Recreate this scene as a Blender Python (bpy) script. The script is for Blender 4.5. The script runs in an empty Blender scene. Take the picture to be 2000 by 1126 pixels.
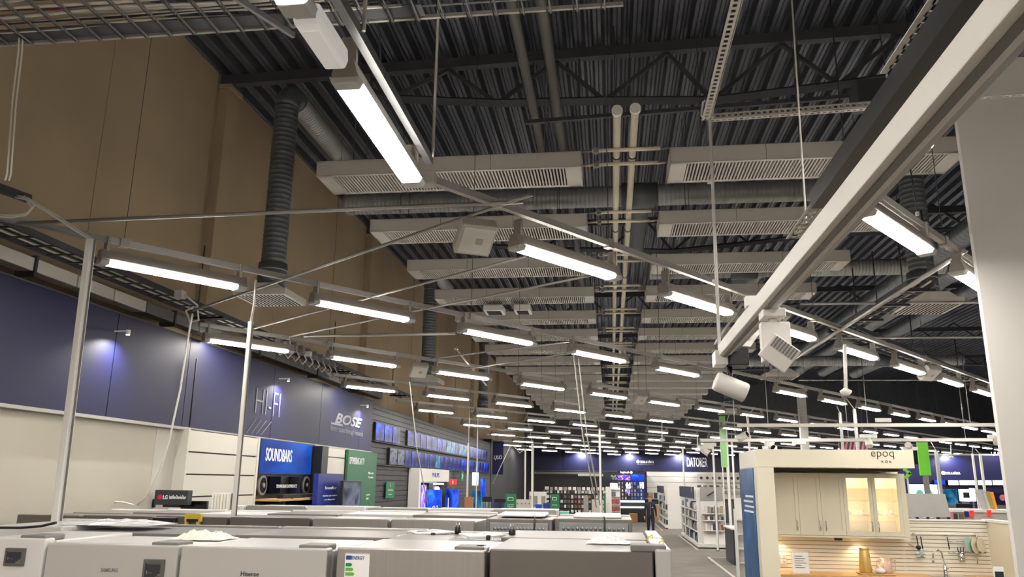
import bpy, bmesh, math, random
from mathutils import Vector, Matrix
random.seed(11)
S = bpy.context.scene
COL = S.collection
R = math.radians

# ---------------------------------------------------------------- camera, world, exposure
cam_data = bpy.data.cameras.new('camera')
cam_data.sensor_width = 36.0
cam_data.lens = 1534.1 / 2000 * 36.0
cam_data.clip_start = 0.05
cam_data.clip_end = 300
cam = bpy.data.objects.new('camera', cam_data)
COL.objects.link(cam)
_rt = Vector((0.99241036, 0.12243924, 0.01141503))
_up = Vector((0.01825237, -0.23846602, 0.97097930))
_fw = Vector((-0.12160806, 0.96340157, 0.23889096))
cam.matrix_world = Matrix(((_rt.x, _up.x, -_fw.x, 0), (_rt.y, _up.y, -_fw.y, 0), (_rt.z, _up.z, -_fw.z, 2.3), (0, 0, 0, 1)))
S.camera = cam
world = bpy.data.worlds.new('store_interior')
S.world = world
world.use_nodes = True
world.node_tree.nodes['Background'].inputs[0].default_value = (0.80, 0.88, 1.0, 1)
world.node_tree.nodes['Background'].inputs[1].default_value = 0.05
S.view_settings.view_transform = 'Standard'
S.view_settings.look = 'None'
S.view_settings.gamma = 1.0
S.view_settings.use_curve_mapping = False
S.view_settings.exposure = 0.72
LENS_POWER = 42.0

# ---------------------------------------------------------------- materials
MATS = {}
def srgb(r, g, b):
    f = lambda c: (c / 255 / 12.92) if c / 255 <= 0.04045 else ((c / 255 + 0.055) / 1.055) ** 2.4
    return (f(r), f(g), f(b), 1)

def mat(name, col, rough=0.5, metal=0.0, spec=0.5, noise=0.0, scale=6.0, bump=0.0, bscale=60.0, stretch=None, coat=0.0):
    m = bpy.data.materials.new(name)
    m.use_nodes = True
    nt = m.node_tree
    b = nt.nodes['Principled BSDF']
    b.inputs['Base Color'].default_value = col
    b.inputs['Roughness'].default_value = rough
    b.inputs['Metallic'].default_value = metal
    b.inputs['Specular IOR Level'].default_value = spec
    b.inputs['Coat Weight'].default_value = coat
    if noise or bump:
        tc = nt.nodes.new('ShaderNodeTexCoord')
        mp = nt.nodes.new('ShaderNodeMapping')
        mp.inputs['Scale'].default_value = stretch or (1, 1, 1)
        nt.links.new(tc.outputs['Object'], mp.inputs[0])
    if noise:
        n = nt.nodes.new('ShaderNodeTexNoise')
        n.inputs['Scale'].default_value = scale
        n.inputs['Detail'].default_value = 4
        nt.links.new(mp.outputs[0], n.inputs[0])
        r = nt.nodes.new('ShaderNodeValToRGB')
        r.color_ramp.elements[0].position = 0.3
        r.color_ramp.elements[1].position = 0.7
        r.color_ramp.elements[0].color = (*[c * (1 - noise) for c in col[:3]], 1)
        r.color_ramp.elements[1].color = (*[min(1, c * (1 + noise)) for c in col[:3]], 1)
        nt.links.new(n.outputs['Fac'], r.inputs[0])
        nt.links.new(r.outputs[0], b.inputs['Base Color'])
    if bump:
        n2 = nt.nodes.new('ShaderNodeTexNoise')
        n2.inputs['Scale'].default_value = bscale
        nt.links.new(mp.outputs[0], n2.inputs[0])
        bp = nt.nodes.new('ShaderNodeBump')
        bp.inputs['Strength'].default_value = bump
        bp.inputs['Distance'].default_value = 0.01
        nt.links.new(n2.outputs['Fac'], bp.inputs['Height'])
        nt.links.new(bp.outputs[0], b.inputs['Normal'])
    MATS[name] = m
    return m

def glow(name, col, strength, base=None):
    m = mat(name, base or col, 0.4)
    b = m.node_tree.nodes['Principled BSDF']
    b.inputs['Emission Color'].default_value = col
    b.inputs['Emission Strength'].default_value = strength
    return m

def screen(name, stops, strength, scale=3.0, stretch=(1, 1, 1), distort=1.0, offs=0.0):
    """A lit display: a colour ramp over soft noise, given off as light."""
    m = mat(name, (0.004, 0.004, 0.006, 1), 0.25, spec=0.5); m.node_tree.nodes['Principled BSDF'].inputs['IOR'].default_value = 1.1
    nt = m.node_tree
    b = nt.nodes['Principled BSDF']
    tc = nt.nodes.new('ShaderNodeTexCoord')
    mp = nt.nodes.new('ShaderNodeMapping')
    mp.inputs['Scale'].default_value = stretch
    mp.inputs['Location'].default_value = (offs, offs * 0.7, offs * 1.3)
    n = nt.nodes.new('ShaderNodeTexNoise')
    n.inputs['Scale'].default_value = scale
    n.inputs['Detail'].default_value = 3
    n.inputs['Distortion'].default_value = distort
    r = nt.nodes.new('ShaderNodeValToRGB')
    while len(r.color_ramp.elements) < len(stops):
        r.color_ramp.elements.new(0.5)
    for e, (pos, c) in zip(r.color_ramp.elements, stops):
        e.position = pos
        e.color = c
    nt.links.new(tc.outputs['Generated'], mp.inputs[0])
    nt.links.new(mp.outputs[0], n.inputs[0])
    nt.links.new(n.outputs['Fac'], r.inputs[0])
    nt.links.new(r.outputs[0], b.inputs['Emission Color'])
    b.inputs['Emission Strength'].default_value = strength
    return m

def clear(name, col, rough=0.02, alpha=0.25):
    m = mat(name, col, rough)
    b = m.node_tree.nodes['Principled BSDF']
    b.inputs['Alpha'].default_value = alpha
    return m

M = MATS
mat('deck', srgb(98, 101, 110), 0.32, 0.55, noise=0.12, scale=0.8)
mat('truss', srgb(74, 76, 80), 0.5, 0.2, noise=0.1, scale=3)
mat('truss_dark', srgb(52, 53, 56), 0.55)
mat('brown', srgb(170, 150, 122), 0.75, noise=0.06, scale=0.9, bump=0.15, bscale=30)
mat('brown_dark', srgb(120, 103, 82), 0.75, noise=0.06, scale=0.9)
mat('cream_wall', srgb(184, 178, 163), 0.6, noise=0.03, scale=1.5)
mat('carpet', srgb(112, 106, 98), 0.95, noise=0.22, scale=1.1, bump=0.4, bscale=400, stretch=(1, 6, 1))
mat('floor_trim', srgb(176, 168, 156), 0.5)
mat('navy', srgb(12, 14, 58), 0.5, noise=0.08, scale=1.0)
mat('navy_deep', srgb(18, 20, 72), 0.5)
mat('black_wall', srgb(38, 38, 40), 0.6)
mat('slat_dark', srgb(66, 65, 66), 0.55, noise=0.1, scale=2)
mat('slat_white', srgb(206, 202, 190), 0.45)
mat('groove', srgb(40, 38, 34), 0.6)
mat('galv', srgb(150, 152, 152), 0.38, 0.75, noise=0.15, scale=5)
mat('galv_duct', srgb(160, 162, 160), 0.4, 0.3, noise=0.06, scale=4)
mat('duct_dark', srgb(98, 103, 106), 0.42, 0.25, noise=0.06, scale=4)
mat('rail_grey', srgb(172, 170, 164), 0.42, 0.4)
mat('housing', srgb(158, 152, 144), 0.5, 0.2)
mat('cap_clear', srgb(196, 198, 196), 0.25)
glow('lens', (1.0, 0.95, 0.885, 1), LENS_POWER, (0.9, 0.9, 0.88, 1))
glow('lens_off', (1, .98, .94, 1), 0.15, srgb(226, 224, 216))  # faint glow put in to lighten the unlit fixture
mat('panel_white', srgb(192, 188, 178), 0.5)
mat('grille_back', srgb(34, 34, 34), 0.8)
mat('pipe_cream', srgb(214, 206, 184), 0.45)
mat('pipe_dark', srgb(104, 103, 100), 0.5)
mat('white', srgb(228, 226, 220), 0.4)
mat('white_gloss', srgb(232, 230, 226), 0.2)
mat('wing_white', srgb(226, 223, 216), 0.55)
mat('black', srgb(22, 22, 24), 0.4)
mat('black_gloss', srgb(14, 14, 16), 0.12)
mat('cable', srgb(206, 203, 194), 0.5)
mat('cable_red', srgb(120, 44, 44), 0.5)
mat('cable_black', srgb(20, 20, 20), 0.45)
mat('fridge_white', srgb(212, 210, 206), 0.32)
mat('fridge_silver', srgb(186, 184, 180), 0.34, 0.15)
mat('steel', srgb(164, 160, 154), 0.34, 0.55, noise=0.04, scale=2, stretch=(40, 1, 0.4), bump=0.04, bscale=30)
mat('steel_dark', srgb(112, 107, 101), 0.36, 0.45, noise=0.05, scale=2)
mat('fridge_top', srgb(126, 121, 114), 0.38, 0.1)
mat('grey_plastic', srgb(118, 116, 112), 0.5)
mat('film', srgb(240, 240, 240), 0.12)
mat('paper', srgb(236, 230, 214), 0.6)
mat('yellow', srgb(216, 186, 60), 0.5)
mat('tag_dark', srgb(44, 48, 54), 0.4)
mat('tag_frame', srgb(92, 90, 86), 0.4)
mat('ink_grey', srgb(120, 118, 116), 0.5)
mat('ink_dark', srgb(40, 40, 42), 0.5)
mat('ink_white', srgb(240, 240, 238), 0.5)
mat('ink_silver', srgb(120, 120, 124), 0.5)
mat('ink_blue', srgb(30, 66, 150), 0.5)
mat('ink_red', srgb(190, 30, 62), 0.5)
mat('lab_green', srgb(0, 130, 84), 0.5); mat('lab_lime', srgb(110, 176, 70), 0.5)
mat('lab_yellow', srgb(240, 214, 50), 0.5); mat('lab_orange', srgb(232, 150, 40), 0.5)
mat('sign_blue', srgb(22, 72, 180), 0.4)
mat('poster_navy', srgb(24, 44, 130), 0.35)
mat('green_board', srgb(46, 106, 72), 0.5)
mat('green_sign', srgb(30, 120, 72), 0.5)
mat('lime', srgb(112, 204, 52), 0.45); mat('pale_green', srgb(136, 190, 120), 0.35)
mat('oak', srgb(196, 156, 104), 0.5, noise=0.12, scale=5, stretch=(1, 8, 1))
mat('kitchen_cream', srgb(222, 215, 192), 0.42)
mat('kitchen_wall', srgb(226, 219, 202), 0.45)
mat('cab_inside', srgb(240, 228, 196), 0.5)
mat('gold', srgb(214, 184, 112), 0.35, 0.6)
mat('copper', srgb(206, 180, 160), 0.3, 0.2)
mat('chrome', srgb(196, 196, 196), 0.12, 1.0)
mat('blue_photo', srgb(28, 84, 138), 0.45, noise=0.5, scale=2.5)
mat('skin', srgb(206, 156, 132), 0.55)
mat('uniform', srgb(26, 32, 58), 0.75)
mat('hair', srgb(112, 90, 70), 0.7)
mat('plate_green', srgb(150, 184, 172), 0.35)
mat('plate_cream', srgb(214, 204, 180), 0.35)
mat('cardboard', srgb(170, 122, 84), 0.7)
mat('marble', srgb(186, 182, 178), 0.3, noise=0.06, scale=3)
mat('mint', srgb(110, 206, 190), 0.5)
mat('pink', srgb(232, 130, 150), 0.5)
mat('white_shelf', srgb(222, 220, 214), 0.45)
clear('glass', (0.9, 0.95, 0.92, 1), 0.03, 0.12)
clear('acrylic', (0.92, 0.95, 0.95, 1), 0.05, 0.3)
glow('lit_white', (0.85, 0.93, 1.0, 1), 1.6)
glow('exit_red', srgb(230, 40, 40), 0.9)
glow('lamp_warm', (1.0, 0.78, 0.5, 1), 5.0)
glow('neon_white', (0.9, 0.95, 1, 1), 1.8)
glow('spot_lens', (1.0, 0.95, 0.88, 1), 6.0)
K0 = (0, 0, 0.004, 1)
screen('screen_a', [(0.30, (0.0, 0.004, 0.03, 1)), (0.45, (0.01, 0.04, 0.5, 1)), (0.6, (0.05, 0.14, 0.95, 1)), (0.75, (0.0, 0.01, 0.1, 1))], 0.75, 1.1, distort=.3, offs=1.0)
screen('screen_b', [(0.30, (0.0, 0.01, 0.05, 1)), (0.5, (0.02, 0.2, 0.38, 1)), (0.62, (0.12, 0.42, 0.6, 1)), (0.8, (0.02, 0.05, 0.2, 1))], 0.5, 1.3, distort=.3, offs=4.0)
screen('screen_c', [(0.35, (0.0, 0.002, 0.02, 1)), (0.5, (0.02, 0.03, 0.25, 1)), (0.65, (0.05, 0.1, 0.55, 1)), (0.85, (0.3, 0.4, 0.7, 1))], 0.5, 1.2, distort=.3, offs=8.0)
screen('screen_d', [(0.3, (0.03, 0.03, 0.05, 1)), (0.5, (0.25, 0.27, 0.32, 1)), (0.62, (0.03, 0.05, 0.12, 1)), (0.8, (0.05, 0.3, 0.38, 1))], 0.45, 1.6, distort=.4, offs=2.4)
screen('screen_blue', [(0.25, (0.0, 0.01, 0.12, 1)), (0.55, (0.02, 0.08, 0.8, 1)), (0.8, (0.05, 0.35, 1.0, 1))], 0.9, 1.4, offs=6.0)
screen('screen_violet', [(0.3, (0.04, 0.0, 0.2, 1)), (0.5, (0.22, 0.06, 0.9, 1)), (0.68, (0.9, 0.8, 1.0, 1)), (0.8, (0.1, 0.0, 0.3, 1))], 0.9, 2.6, offs=3.0)
screen('screen_show', [(0.3, (0.01, 0.01, 0.01, 1)), (0.48, (0.06, 0.05, 0.05, 1)), (0.6, (0.4, 0.4, 0.45, 1)), (0.75, (0.05, 0.05, 0.06, 1))], 0.8, 3.5, (2, 2, 1), offs=5.0)
screen('sign_glow', [(0.25, (0.0, 0.01, 0.08, 1)), (0.5, (0.005, 0.05, 0.32, 1)), (0.75, (0.01, 0.16, 0.85, 1))], 0.75, 1.0, (1, 0.7, 0.6), 0.3, offs=2.0)
PRODUCT = []
for i, c in enumerate([(206, 204, 198), (160, 76, 74), (60, 60, 66), (52, 66, 104), (150, 146, 140), (92, 108, 120), (226, 222, 216),
                       (44, 46, 52), (170, 148, 120), (96, 132, 146), (120, 90, 70), (160, 170, 176)]):
    PRODUCT.append(mat('product_%s' % i, srgb(*c), 0.45))

# ---------------------------------------------------------------- mesh helpers
class MB:
    def __init__(self):
        self.v = []; self.f = []; self.sm = []; self.mi = []; self.cur = 0
    def add(self, vs, fs, smooth=False):
        o = len(self.v)
        self.v += [Vector(p) for p in vs]
        for f in fs:
            self.f.append([i + o for i in f]); self.sm.append(smooth); self.mi.append(self.cur)
        return self
    def box(self, a, b):
        x0, x1 = sorted((a[0], b[0])); y0, y1 = sorted((a[1], b[1])); z0, z1 = sorted((a[2], b[2]))
        return self.add([(x0, y0, z0), (x1, y0, z0), (x1, y1, z0), (x0, y1, z0), (x0, y0, z1), (x1, y0, z1), (x1, y1, z1), (x0, y1, z1)],
                        [(0, 3, 2, 1), (4, 5, 6, 7), (0, 1, 5, 4), (1, 2, 6, 5), (2, 3, 7, 6), (3, 0, 4, 7)])
    def cbox(self, c, s):
        return self.box((c[0] - s[0] / 2, c[1] - s[1] / 2, c[2] - s[2] / 2), (c[0] + s[0] / 2, c[1] + s[1] / 2, c[2] + s[2] / 2))
    def obox(self, c, s, mtx):
        n = len(self.v)
        self.cbox((0, 0, 0), s)
        for i in range(n, len(self.v)):
            self.v[i] = mtx @ self.v[i] + Vector(c)
        return self
    def frame_of(self, p, q):
        d = (Vector(q) - Vector(p)).normalized()
        ref = Vector((0, 0, 1)) if abs(d.z) < 0.95 else Vector((1, 0, 0))
        s = d.cross(ref).normalized()
        return d, s, s.cross(d).normalized()
    def bar(self, p, q, w, h):
        d, s, u = self.frame_of(p, q)
        p, q = Vector(p), Vector(q)
        vs = [e + s * (w / 2 * a) + u * (h / 2 * b) for e in (p, q) for a, b in ((-1, -1), (1, -1), (1, 1), (-1, 1))]
        return self.add(vs, [(3, 2, 1, 0), (4, 5, 6, 7), (0, 1, 5, 4), (1, 2, 6, 5), (2, 3, 7, 6), (3, 0, 4, 7)])
    def tube(self, pts, r, n=8, caps=True):
        pts = [Vector(p) for p in pts]
        rs = r if isinstance(r, (list, tuple)) else [r] * len(pts)
        o = len(self.v)
        d, s, u = self.frame_of(pts[0], pts[1])
        for i, p in enumerate(pts):
            if 0 < i < len(pts) - 1:
                d = ((pts[i + 1] - p).normalized() + (p - pts[i - 1]).normalized()).normalized()
            elif i:
                d = (p - pts[i - 1]).normalized()
            s = (s - d * s.dot(d)).normalized(); u = d.cross(s)
            for k in range(n):
                a = 2 * math.pi * k / n
                self.v.append(p + (s * math.cos(a) + u * math.sin(a)) * rs[i])
        for i in range(len(pts) - 1):
            for k in range(n):
                k2 = (k + 1) % n
                self.f.append([o + i * n + k, o + i * n + k2, o + (i + 1) * n + k2, o + (i + 1) * n + k]); self.sm.append(n > 4); self.mi.append(self.cur)
        if caps:
            self.f.append([o + k for k in reversed(range(n))]); self.sm.append(False); self.mi.append(self.cur)
            self.f.append([o + (len(pts) - 1) * n + k for k in range(n)]); self.sm.append(False); self.mi.append(self.cur)
        return self
    def prism(self, poly, axis, a, b):
        """poly: 2-D outline swept along axis 'x' (poly = y,z), 'y' (x,z) or 'z' (x,y) from a to b."""
        g = {'x': lambda t, p: (t, p[0], p[1]), 'y': lambda t, p: (p[0], t, p[1]), 'z': lambda t, p: (p[0], p[1], t)}[axis]
        n = len(poly)
        vs = [g(a, p) for p in poly] + [g(b, p) for p in poly]
        return self.add(vs, [list(range(n)), list(range(2 * n - 1, n - 1, -1))] + [[i, i + n, (i + 1) % n + n, (i + 1) % n] for i in range(n)])
    def lathe(self, prof, c=(0, 0, 0), n=20):
        c = Vector(c)
        vs = [c + Vector((r * math.cos(2 * math.pi * k / n), r * math.sin(2 * math.pi * k / n), z)) for r, z in prof for k in range(n)]
        fs = [[i * n + k, i * n + (k + 1) % n, (i + 1) * n + (k + 1) % n, (i + 1) * n + k] for i in range(len(prof) - 1) for k in range(n)]
        self.add(vs, fs, True)
        if prof[0][0] > 1e-4: self.add(vs[:n], [list(reversed(range(n)))])
        if prof[-1][0] > 1e-4: self.add(vs[-n:], [list(range(n))])
        return self
    def build(self, name, m, parent=None, bevel=0.0, seg=2, fix=True):
        off = Vector((0, 0, 0)); p = parent
        while p is not None:
            off += p.location; p = p.parent
        me = bpy.data.meshes.new(name)
        me.from_pydata([v - off for v in self.v], [], self.f)
        me.polygons.foreach_set('use_smooth', self.sm)
        for x in (m if isinstance(m, (list, tuple)) else [m]):
            me.materials.append(M[x] if isinstance(x, str) else x)
        me.polygons.foreach_set('material_index', self.mi)
        if fix:
            bm = bmesh.new(); bm.from_mesh(me); bmesh.ops.recalc_face_normals(bm, faces=bm.faces); bm.to_mesh(me); bm.free()
        o = bpy.data.objects.new(name, me)
        COL.objects.link(o)
        if parent is not None: o.parent = parent
        if bevel:
            md = o.modifiers.new('bevel', 'BEVEL'); md.width = bevel; md.segments = seg; md.limit_method = 'ANGLE'; md.angle_limit = R(40)
        return o

def tag(o, label=None, cat=None, group=None, kind=None):
    if label: o['label'] = label
    if cat: o['category'] = cat
    if group: o['group'] = group
    if kind: o['kind'] = kind
    return o

def thing(name, loc, label, cat, group=None, rz=0.0):
    o = bpy.data.objects.new(name, None)
    o.empty_display_size = 0.1
    COL.objects.link(o)
    o.location = loc; o.rotation_euler = (0, 0, rz)
    return tag(o, label, cat, group)

def dup(root, loc, rz=None, label=None, group=None, skip=()):
    r = root.copy(); COL.objects.link(r); r.location = loc
    if rz is not None: r.rotation_euler = (0, 0, rz)
    if label: r['label'] = label
    if group: r['group'] = group
    for ch in root.children:
        if ch.name.split('.')[0] in skip: continue
        c = ch.copy(); COL.objects.link(c); c.parent = r
        for g in ch.children:
            d = g.copy(); COL.objects.link(d); d.parent = c
    return r

def box(name, a, b, m, parent=None, bevel=0.0, seg=2):
    return MB().box(a, b).build(name, m, parent, bevel, seg)

def text(s, a, w, h, m, parent, plane='F', depth=0.006, name='lettering', bold=0.0, mono=None, slant=0.0):
    """Raised lettering fitted to a w x h box whose lower left corner is a. plane F faces -Y, L faces +X, R faces -X, T lies flat."""
    cu = bpy.data.curves.new('lettering', 'FONT')
    cu.body = s; cu.offset = bold; cu.shear = slant; cu.resolution_u = 3
    ob = bpy.data.objects.new('lettering', cu)
    COL.objects.link(ob)
    bpy.context.view_layer.update()
    me = bpy.data.meshes.new_from_object(ob.evaluated_get(bpy.context.evaluated_depsgraph_get()))
    bpy.data.objects.remove(ob); bpy.data.curves.remove(cu)
    xs = [v.co.x for v in me.vertices]; ys = [v.co.y for v in me.vertices]
    x0, y0 = min(xs), min(ys); kx = w / max(1e-6, max(xs) - x0); ky = h / max(1e-6, max(ys) - y0)
    g = {'F': lambda x, y, z: (a[0] + x, a[1] - z, a[2] + y), 'L': lambda x, y, z: (a[0] + z, a[1] + x, a[2] + y),
         'R': lambda x, y, z: (a[0] - z, a[1] - x, a[2] + y), 'T': lambda x, y, z: (a[0] + x, a[1] + y, a[2] + z)}[plane]
    b = MB()
    n = len(me.vertices)
    front = [g((v.co.x - x0) * kx, (v.co.y - y0) * ky, depth) for v in me.vertices]
    back = [g((v.co.x - x0) * kx, (v.co.y - y0) * ky, 0) for v in me.vertices]
    fs = [list(p.vertices) for p in me.polygons]
    cnt = {}
    for f in fs:
        for i in range(len(f)):
            e = (f[i], f[(i + 1) % len(f)]); cnt[e] = 1
    sides = [[e[0], e[1], e[1] + n, e[0] + n] for e in cnt if (e[1], e[0]) not in cnt]
    b.add(front + back, fs + sides)
    bpy.data.meshes.remove(me)
    return b.build(name, m, parent, fix=False)

def lamp(name, kind, loc, energy, col=(1, 0.9, 0.78), size=0.1, rot=(0, 0, 0), spot=None, blend=0.5, sy=None):
    l = bpy.data.lights.new(name, kind)
    l.energy = energy; l.color = col
    if kind == 'AREA':
        l.size = size
        if sy: l.shape = 'RECTANGLE'; l.size_y = sy
    else:
        l.shadow_soft_size = size
    if kind == 'SPOT': l.spot_size = R(spot); l.spot_blend = blend
    o = bpy.data.objects.new(name, l); COL.objects.link(o)
    o.location = loc; o.rotation_euler = rot
    return o
TINT = ['pale', 'red', 'dark grey', 'navy', 'grey', 'slate', 'white', 'charcoal', 'tan', 'teal', 'brown', 'light grey']
ORD = ['first', 'second', 'third', 'fourth', 'fifth', 'sixth', 'seventh', 'eighth', 'ninth', 'tenth', 'eleventh', 'twelfth', 'thirteenth',
       'fourteenth', 'fifteenth', 'sixteenth', 'seventeenth', 'eighteenth', 'nineteenth', 'twentieth', 'twenty-first', 'twenty-second', 'twenty-third', 'twenty-fourth', 'twenty-fifth', 'twenty-sixth']

# ---------------------------------------------------------------- the setting
def struct(o): o['kind'] = 'structure'; return o
floor = struct(box('floor', (-6, -14, -0.1), (42, 62, 0), 'carpet'))
for q, (a, b) in enumerate([((3.02, 4, 0), (3.10, 27.5, 0.006)), ((3.02, 27.42, 0), (4.6, 27.5, 0.006)), ((2.98, 30.2, 0), (3.06, 38.2, 0.006)), ((2.98, 30.2, 0), (4.4, 30.28, 0.006)),
                            ((2.45, 42, 0), (2.53, 52, 0.006))]):
    struct(box('trim_%d' % (q + 1), a, b, 'floor_trim'))
def roof_z(x): return 8.094 + 0.027 * (x + 5.63) if x < 15 else 8.65 - 0.027 * (x - 15)
b = MB()
x = -5.7; prof = []
while x < 40:
    for dx, dz in ((0, 0), (0.04, 0), (0.05, 0.014), (0.06, 0), (0.10, 0), (0.107, 0.008), (0.137, 0.122), (0.145, 0.13), (0.175, 0.13), (0.185, 0.116), (0.195, 0.13), (0.225, 0.13), (0.233, 0.122), (0.257, 0.008)):
        prof.append((x + dx, roof_z(x + dx) + dz))
    x += 0.265
n = len(prof)
b.add([(px, -14, pz) for px, pz in prof] + [(px, 62, pz) for px, pz in prof], [(i, i + 1, n + i + 1, n + i) for i in range(n - 1)])
b.add([(-5.7, -14, 8.3), (40, -14, 9.2), (40, 62, 9.2), (-5.7, 62, 8.3)], [(0, 1, 2, 3)])
struct(b.build('ceiling', 'deck', fix=False))

wl = struct(box('wall_left', (-5.9, -14, 0), (-5.68, 62, 8.3), 'brown_dark'))
ys = [-14.0, -9.5, -7, -3.0, 0.9, 4.2, 7.55, 9.85]
while ys[-1] < 60: ys.append(ys[-1] + (4.6 if len(ys) % 2 else 2.55))
for y0, y1 in zip(ys[:-1], ys[1:]):
    box('wall_board', (-5.68, y0 + 0.006, 0.02), (-5.63, y1 - 0.006, 8.09), 'brown', wl)
for q, y in enumerate((9.9, 17.1, 24.3, 31.5, 38.7)):
    b = MB().box((-5.63, y, 0), (-5.47, y + 0.34, 7.86)).box((-5.63, y - 0.02, 7.86), (-5.43, y + 0.36, 7.93))
    struct(b.build('trim_%d' % (q + 10), 'brown', bevel=0.01))
struct(box('wall_back', (-5.7, 52, 0), (42, 52.3, 9.4), 'truss'))
struct(box('wall_right', (40, -14, 0), (40.3, 62, 9.4), 'black_wall'))
struct(box('wall_front', (-5.7, -14.2, 0), (40, -14, 9.4), 'brown_dark'))

struct(box('trim_20', (-5.5, 34.36, 0), (-5.16, 51.9, 4.1), 'black_wall'))
# roof trusses
def truss(y, idx, x1):
    t = thing('roof_truss', (-5.5, y, 7.9), 'dark steel roof truss, %s from the camera, spanning over the panels' % ORD[idx], 'truss', 'roof trusses')
    MB().bar((-5.63, y, 8.02), (x1, y, roof_z(x1) - 0.10), 0.12, 0.15).build('top_chord', 'truss', t)
    nodes = [(-3.05, 7.62), (-1.5, 7.47), (0.0, 7.43), (1.45, 7.36), (3.1, 7.50), (4.65, 7.66)]
    k = 6.2
    while k < x1: nodes.append((k, roof_z(k) - 0.75)); k += 1.55
    for off in (-0.045, 0.045):
        MB().tube([(p[0], y + off, p[1]) for p in nodes], 0.042, 4).build('bottom_chord', 'truss', t)
    tops = [-3.75 + 1.54 * j for j in range(len(nodes) + 1)]
    for j, (nx, nz) in enumerate(nodes):
        for s in (0, 1):
            tx = tops[j + s]
            if tx < x1: MB().bar((tx, y, roof_z(tx) - 0.16), (nx, y, nz), 0.05, 0.05).build('diagonal', 'truss', t)
    for vx in (-3.35, -0.35, 2.6):
        zz = 7.62 if vx < -3 else 7.44
        MB().bar((vx, y, roof_z(vx) - 0.16), (vx, y, zz), 0.035, 0.035).build('upright', 'truss', t)
    for bx in (-5.5,): MB().cbox((bx, y, 7.97), (0.2, 0.22, 0.06)).build('bearing_plate', 'truss', t)
for i, y in enumerate((10.0, 17.2, 24.4, 31.6, 38.8)): truss(y, i, 14 if i == 0 else 24)
# bar below the first truss
tag(MB().bar((-1.06, 9.6, 6.96), (6.5, 9.6, 7.25), 0.05, 0.05).build('support_bar', 'truss'), 'thin dark bar hung just below the first roof truss', 'bar')
# grey pipes close to the roof
for x, w in ((-0.99, 'left'), (-0.66, 'right')):
    b = MB().tube([(x, -1, 7.4), (x - 0.03, 26, 7.4)], 0.065, 12)
    t = tag(b.build('roof_pipe', 'pipe_dark'), 'long grey pipe under the corrugated roof, the %s one of the pair' % w, 'pipe', 'grey roof pipes')
    for y in (4, 10, 16, 22):
        MB().tube([(x, y, 7.4), (x, y, 8.2)], 0.008, 6).build('hanger', 'truss', t)

# ---------------------------------------------------------------- hung radiant panels, pipes and ducts
def make_panel():
    L, D, H = 3.36, 0.67, 0.2
    t = thing('ceiling_panel', (0, 0, 0), 'panel', 'panel', 'hung ceiling panels')
    b = MB()
    b.box((0, 0, 0), (L, 0.012, H)).box((0, D - 0.012, 0), (L, D, H)).box((0, 0, 0), (0.012, D, H)).box((L - 0.012, 0, 0), (L, D, H)).box((0, 0, H - 0.01), (L, D, H))
    b.box((0, 0, 0), (0.2, D, 0.008)).box((L - 0.2, 0, 0), (L, D, 0.008)).box((0, 0, 0), (L, 0.05, 0.008)).box((0, D - 0.06, 0), (L, D, 0.008))
    b.build('casing', 'panel_white', t)
    MB().box((0.05, 0.03, 0.07), (L - 0.05, D - 0.03, 0.08)).build('grille_back', 'grille_back', t)
    g = MB(); x = 0.21
    while x < L - 0.2:
        g.box((x, 0.05, 0.0), (x + 0.019, D - 0.06, 0.03)); x += 0.0405
    o = g.build('grille', 'panel_white', t); o['kind'] = 'stuff'
    for x in (L / 3, 2 * L / 3): MB().box((x - 0.004, -0.002, 0), (x + 0.004, 0.0, H)).build('seam', 'grey_plastic', t)
    for x in (0.45, L - 0.45):
        for y in (0.08, D - 0.08): MB().tube([(x, y, H), (x, y, 1.95)], 0.005, 5).build('hanger_rod', 'truss', t)
    return t
pnl = make_panel()
ROW = lambda i: 8.965 + 2.295 * i
first = True
for i in range(18):
    for side, x in (('left', -3.66), ('right', 0.77)):
        lb = 'cream slatted ceiling panel, %s row from the camera, %s of the cream pipes' % (ORD[i], side)
        if first: o = pnl; o.location = (x, ROW(i), 6.04); o['label'] = lb; first = False
        else: dup(pnl, (x, ROW(i), 6.04), label=lb)
pipe_v = {}
for x, w, y0 in ((0.135, 'left', 8.13), (0.335, 'right', 8.10)):
    b = MB().tube([(x, y0, 6.34), (x, 50.5, 6.34)], 0.044, 12)
    t = tag(b.build('heating_pipe', 'pipe_cream'), 'long cream pipe between the panel rows, the %s of the two' % w, 'pipe', 'cream main pipes')
    MB().tube([(x, y0 - 0.02, 6.34), (x, y0 + 0.04, 6.34)], 0.062, 14).build('end_cap', 'white', t)
    for y in range(9, 43, 3):
        MB().tube([(x, y + .4, 6.34), (x, y + .4, 8.2)], 0.006, 5).build('hanger_rod', 'truss', t)
        MB().tube([(x, y + .39, 6.34), (x, y + .42, 6.34)], 0.052, 10).build('clamp', 'black', t)
for i in range(18):
    y = ROW(i)
    for k, (yy, a) in enumerate(((y + 0.08, 'nearer'), (y + 0.52, 'farther'))):
        b = MB().tube([(-0.17, yy, 6.27), (0.66, yy, 6.27)], 0.026, 8)
        t = tag(b.build('branch_pipe', 'pipe_cream'), 'short cream cross pipe joining the %s pair of panels, the %s of its two' % (ORD[i], a), 'pipe', 'cream cross pipes')
        for xa, xb in ((-0.30, -0.17), (0.66, 0.78)):
            MB().tube([(xa, yy, 6.26), (xb, yy, 6.27)], 0.016, 6).build('flexible_tail', 'copper' if k else 'grey_plastic', t)
        MB().cbox((-0.12, yy, 6.27), (0.06, 0.07, 0.07)).build('valve', 'grey_plastic', t)

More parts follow.
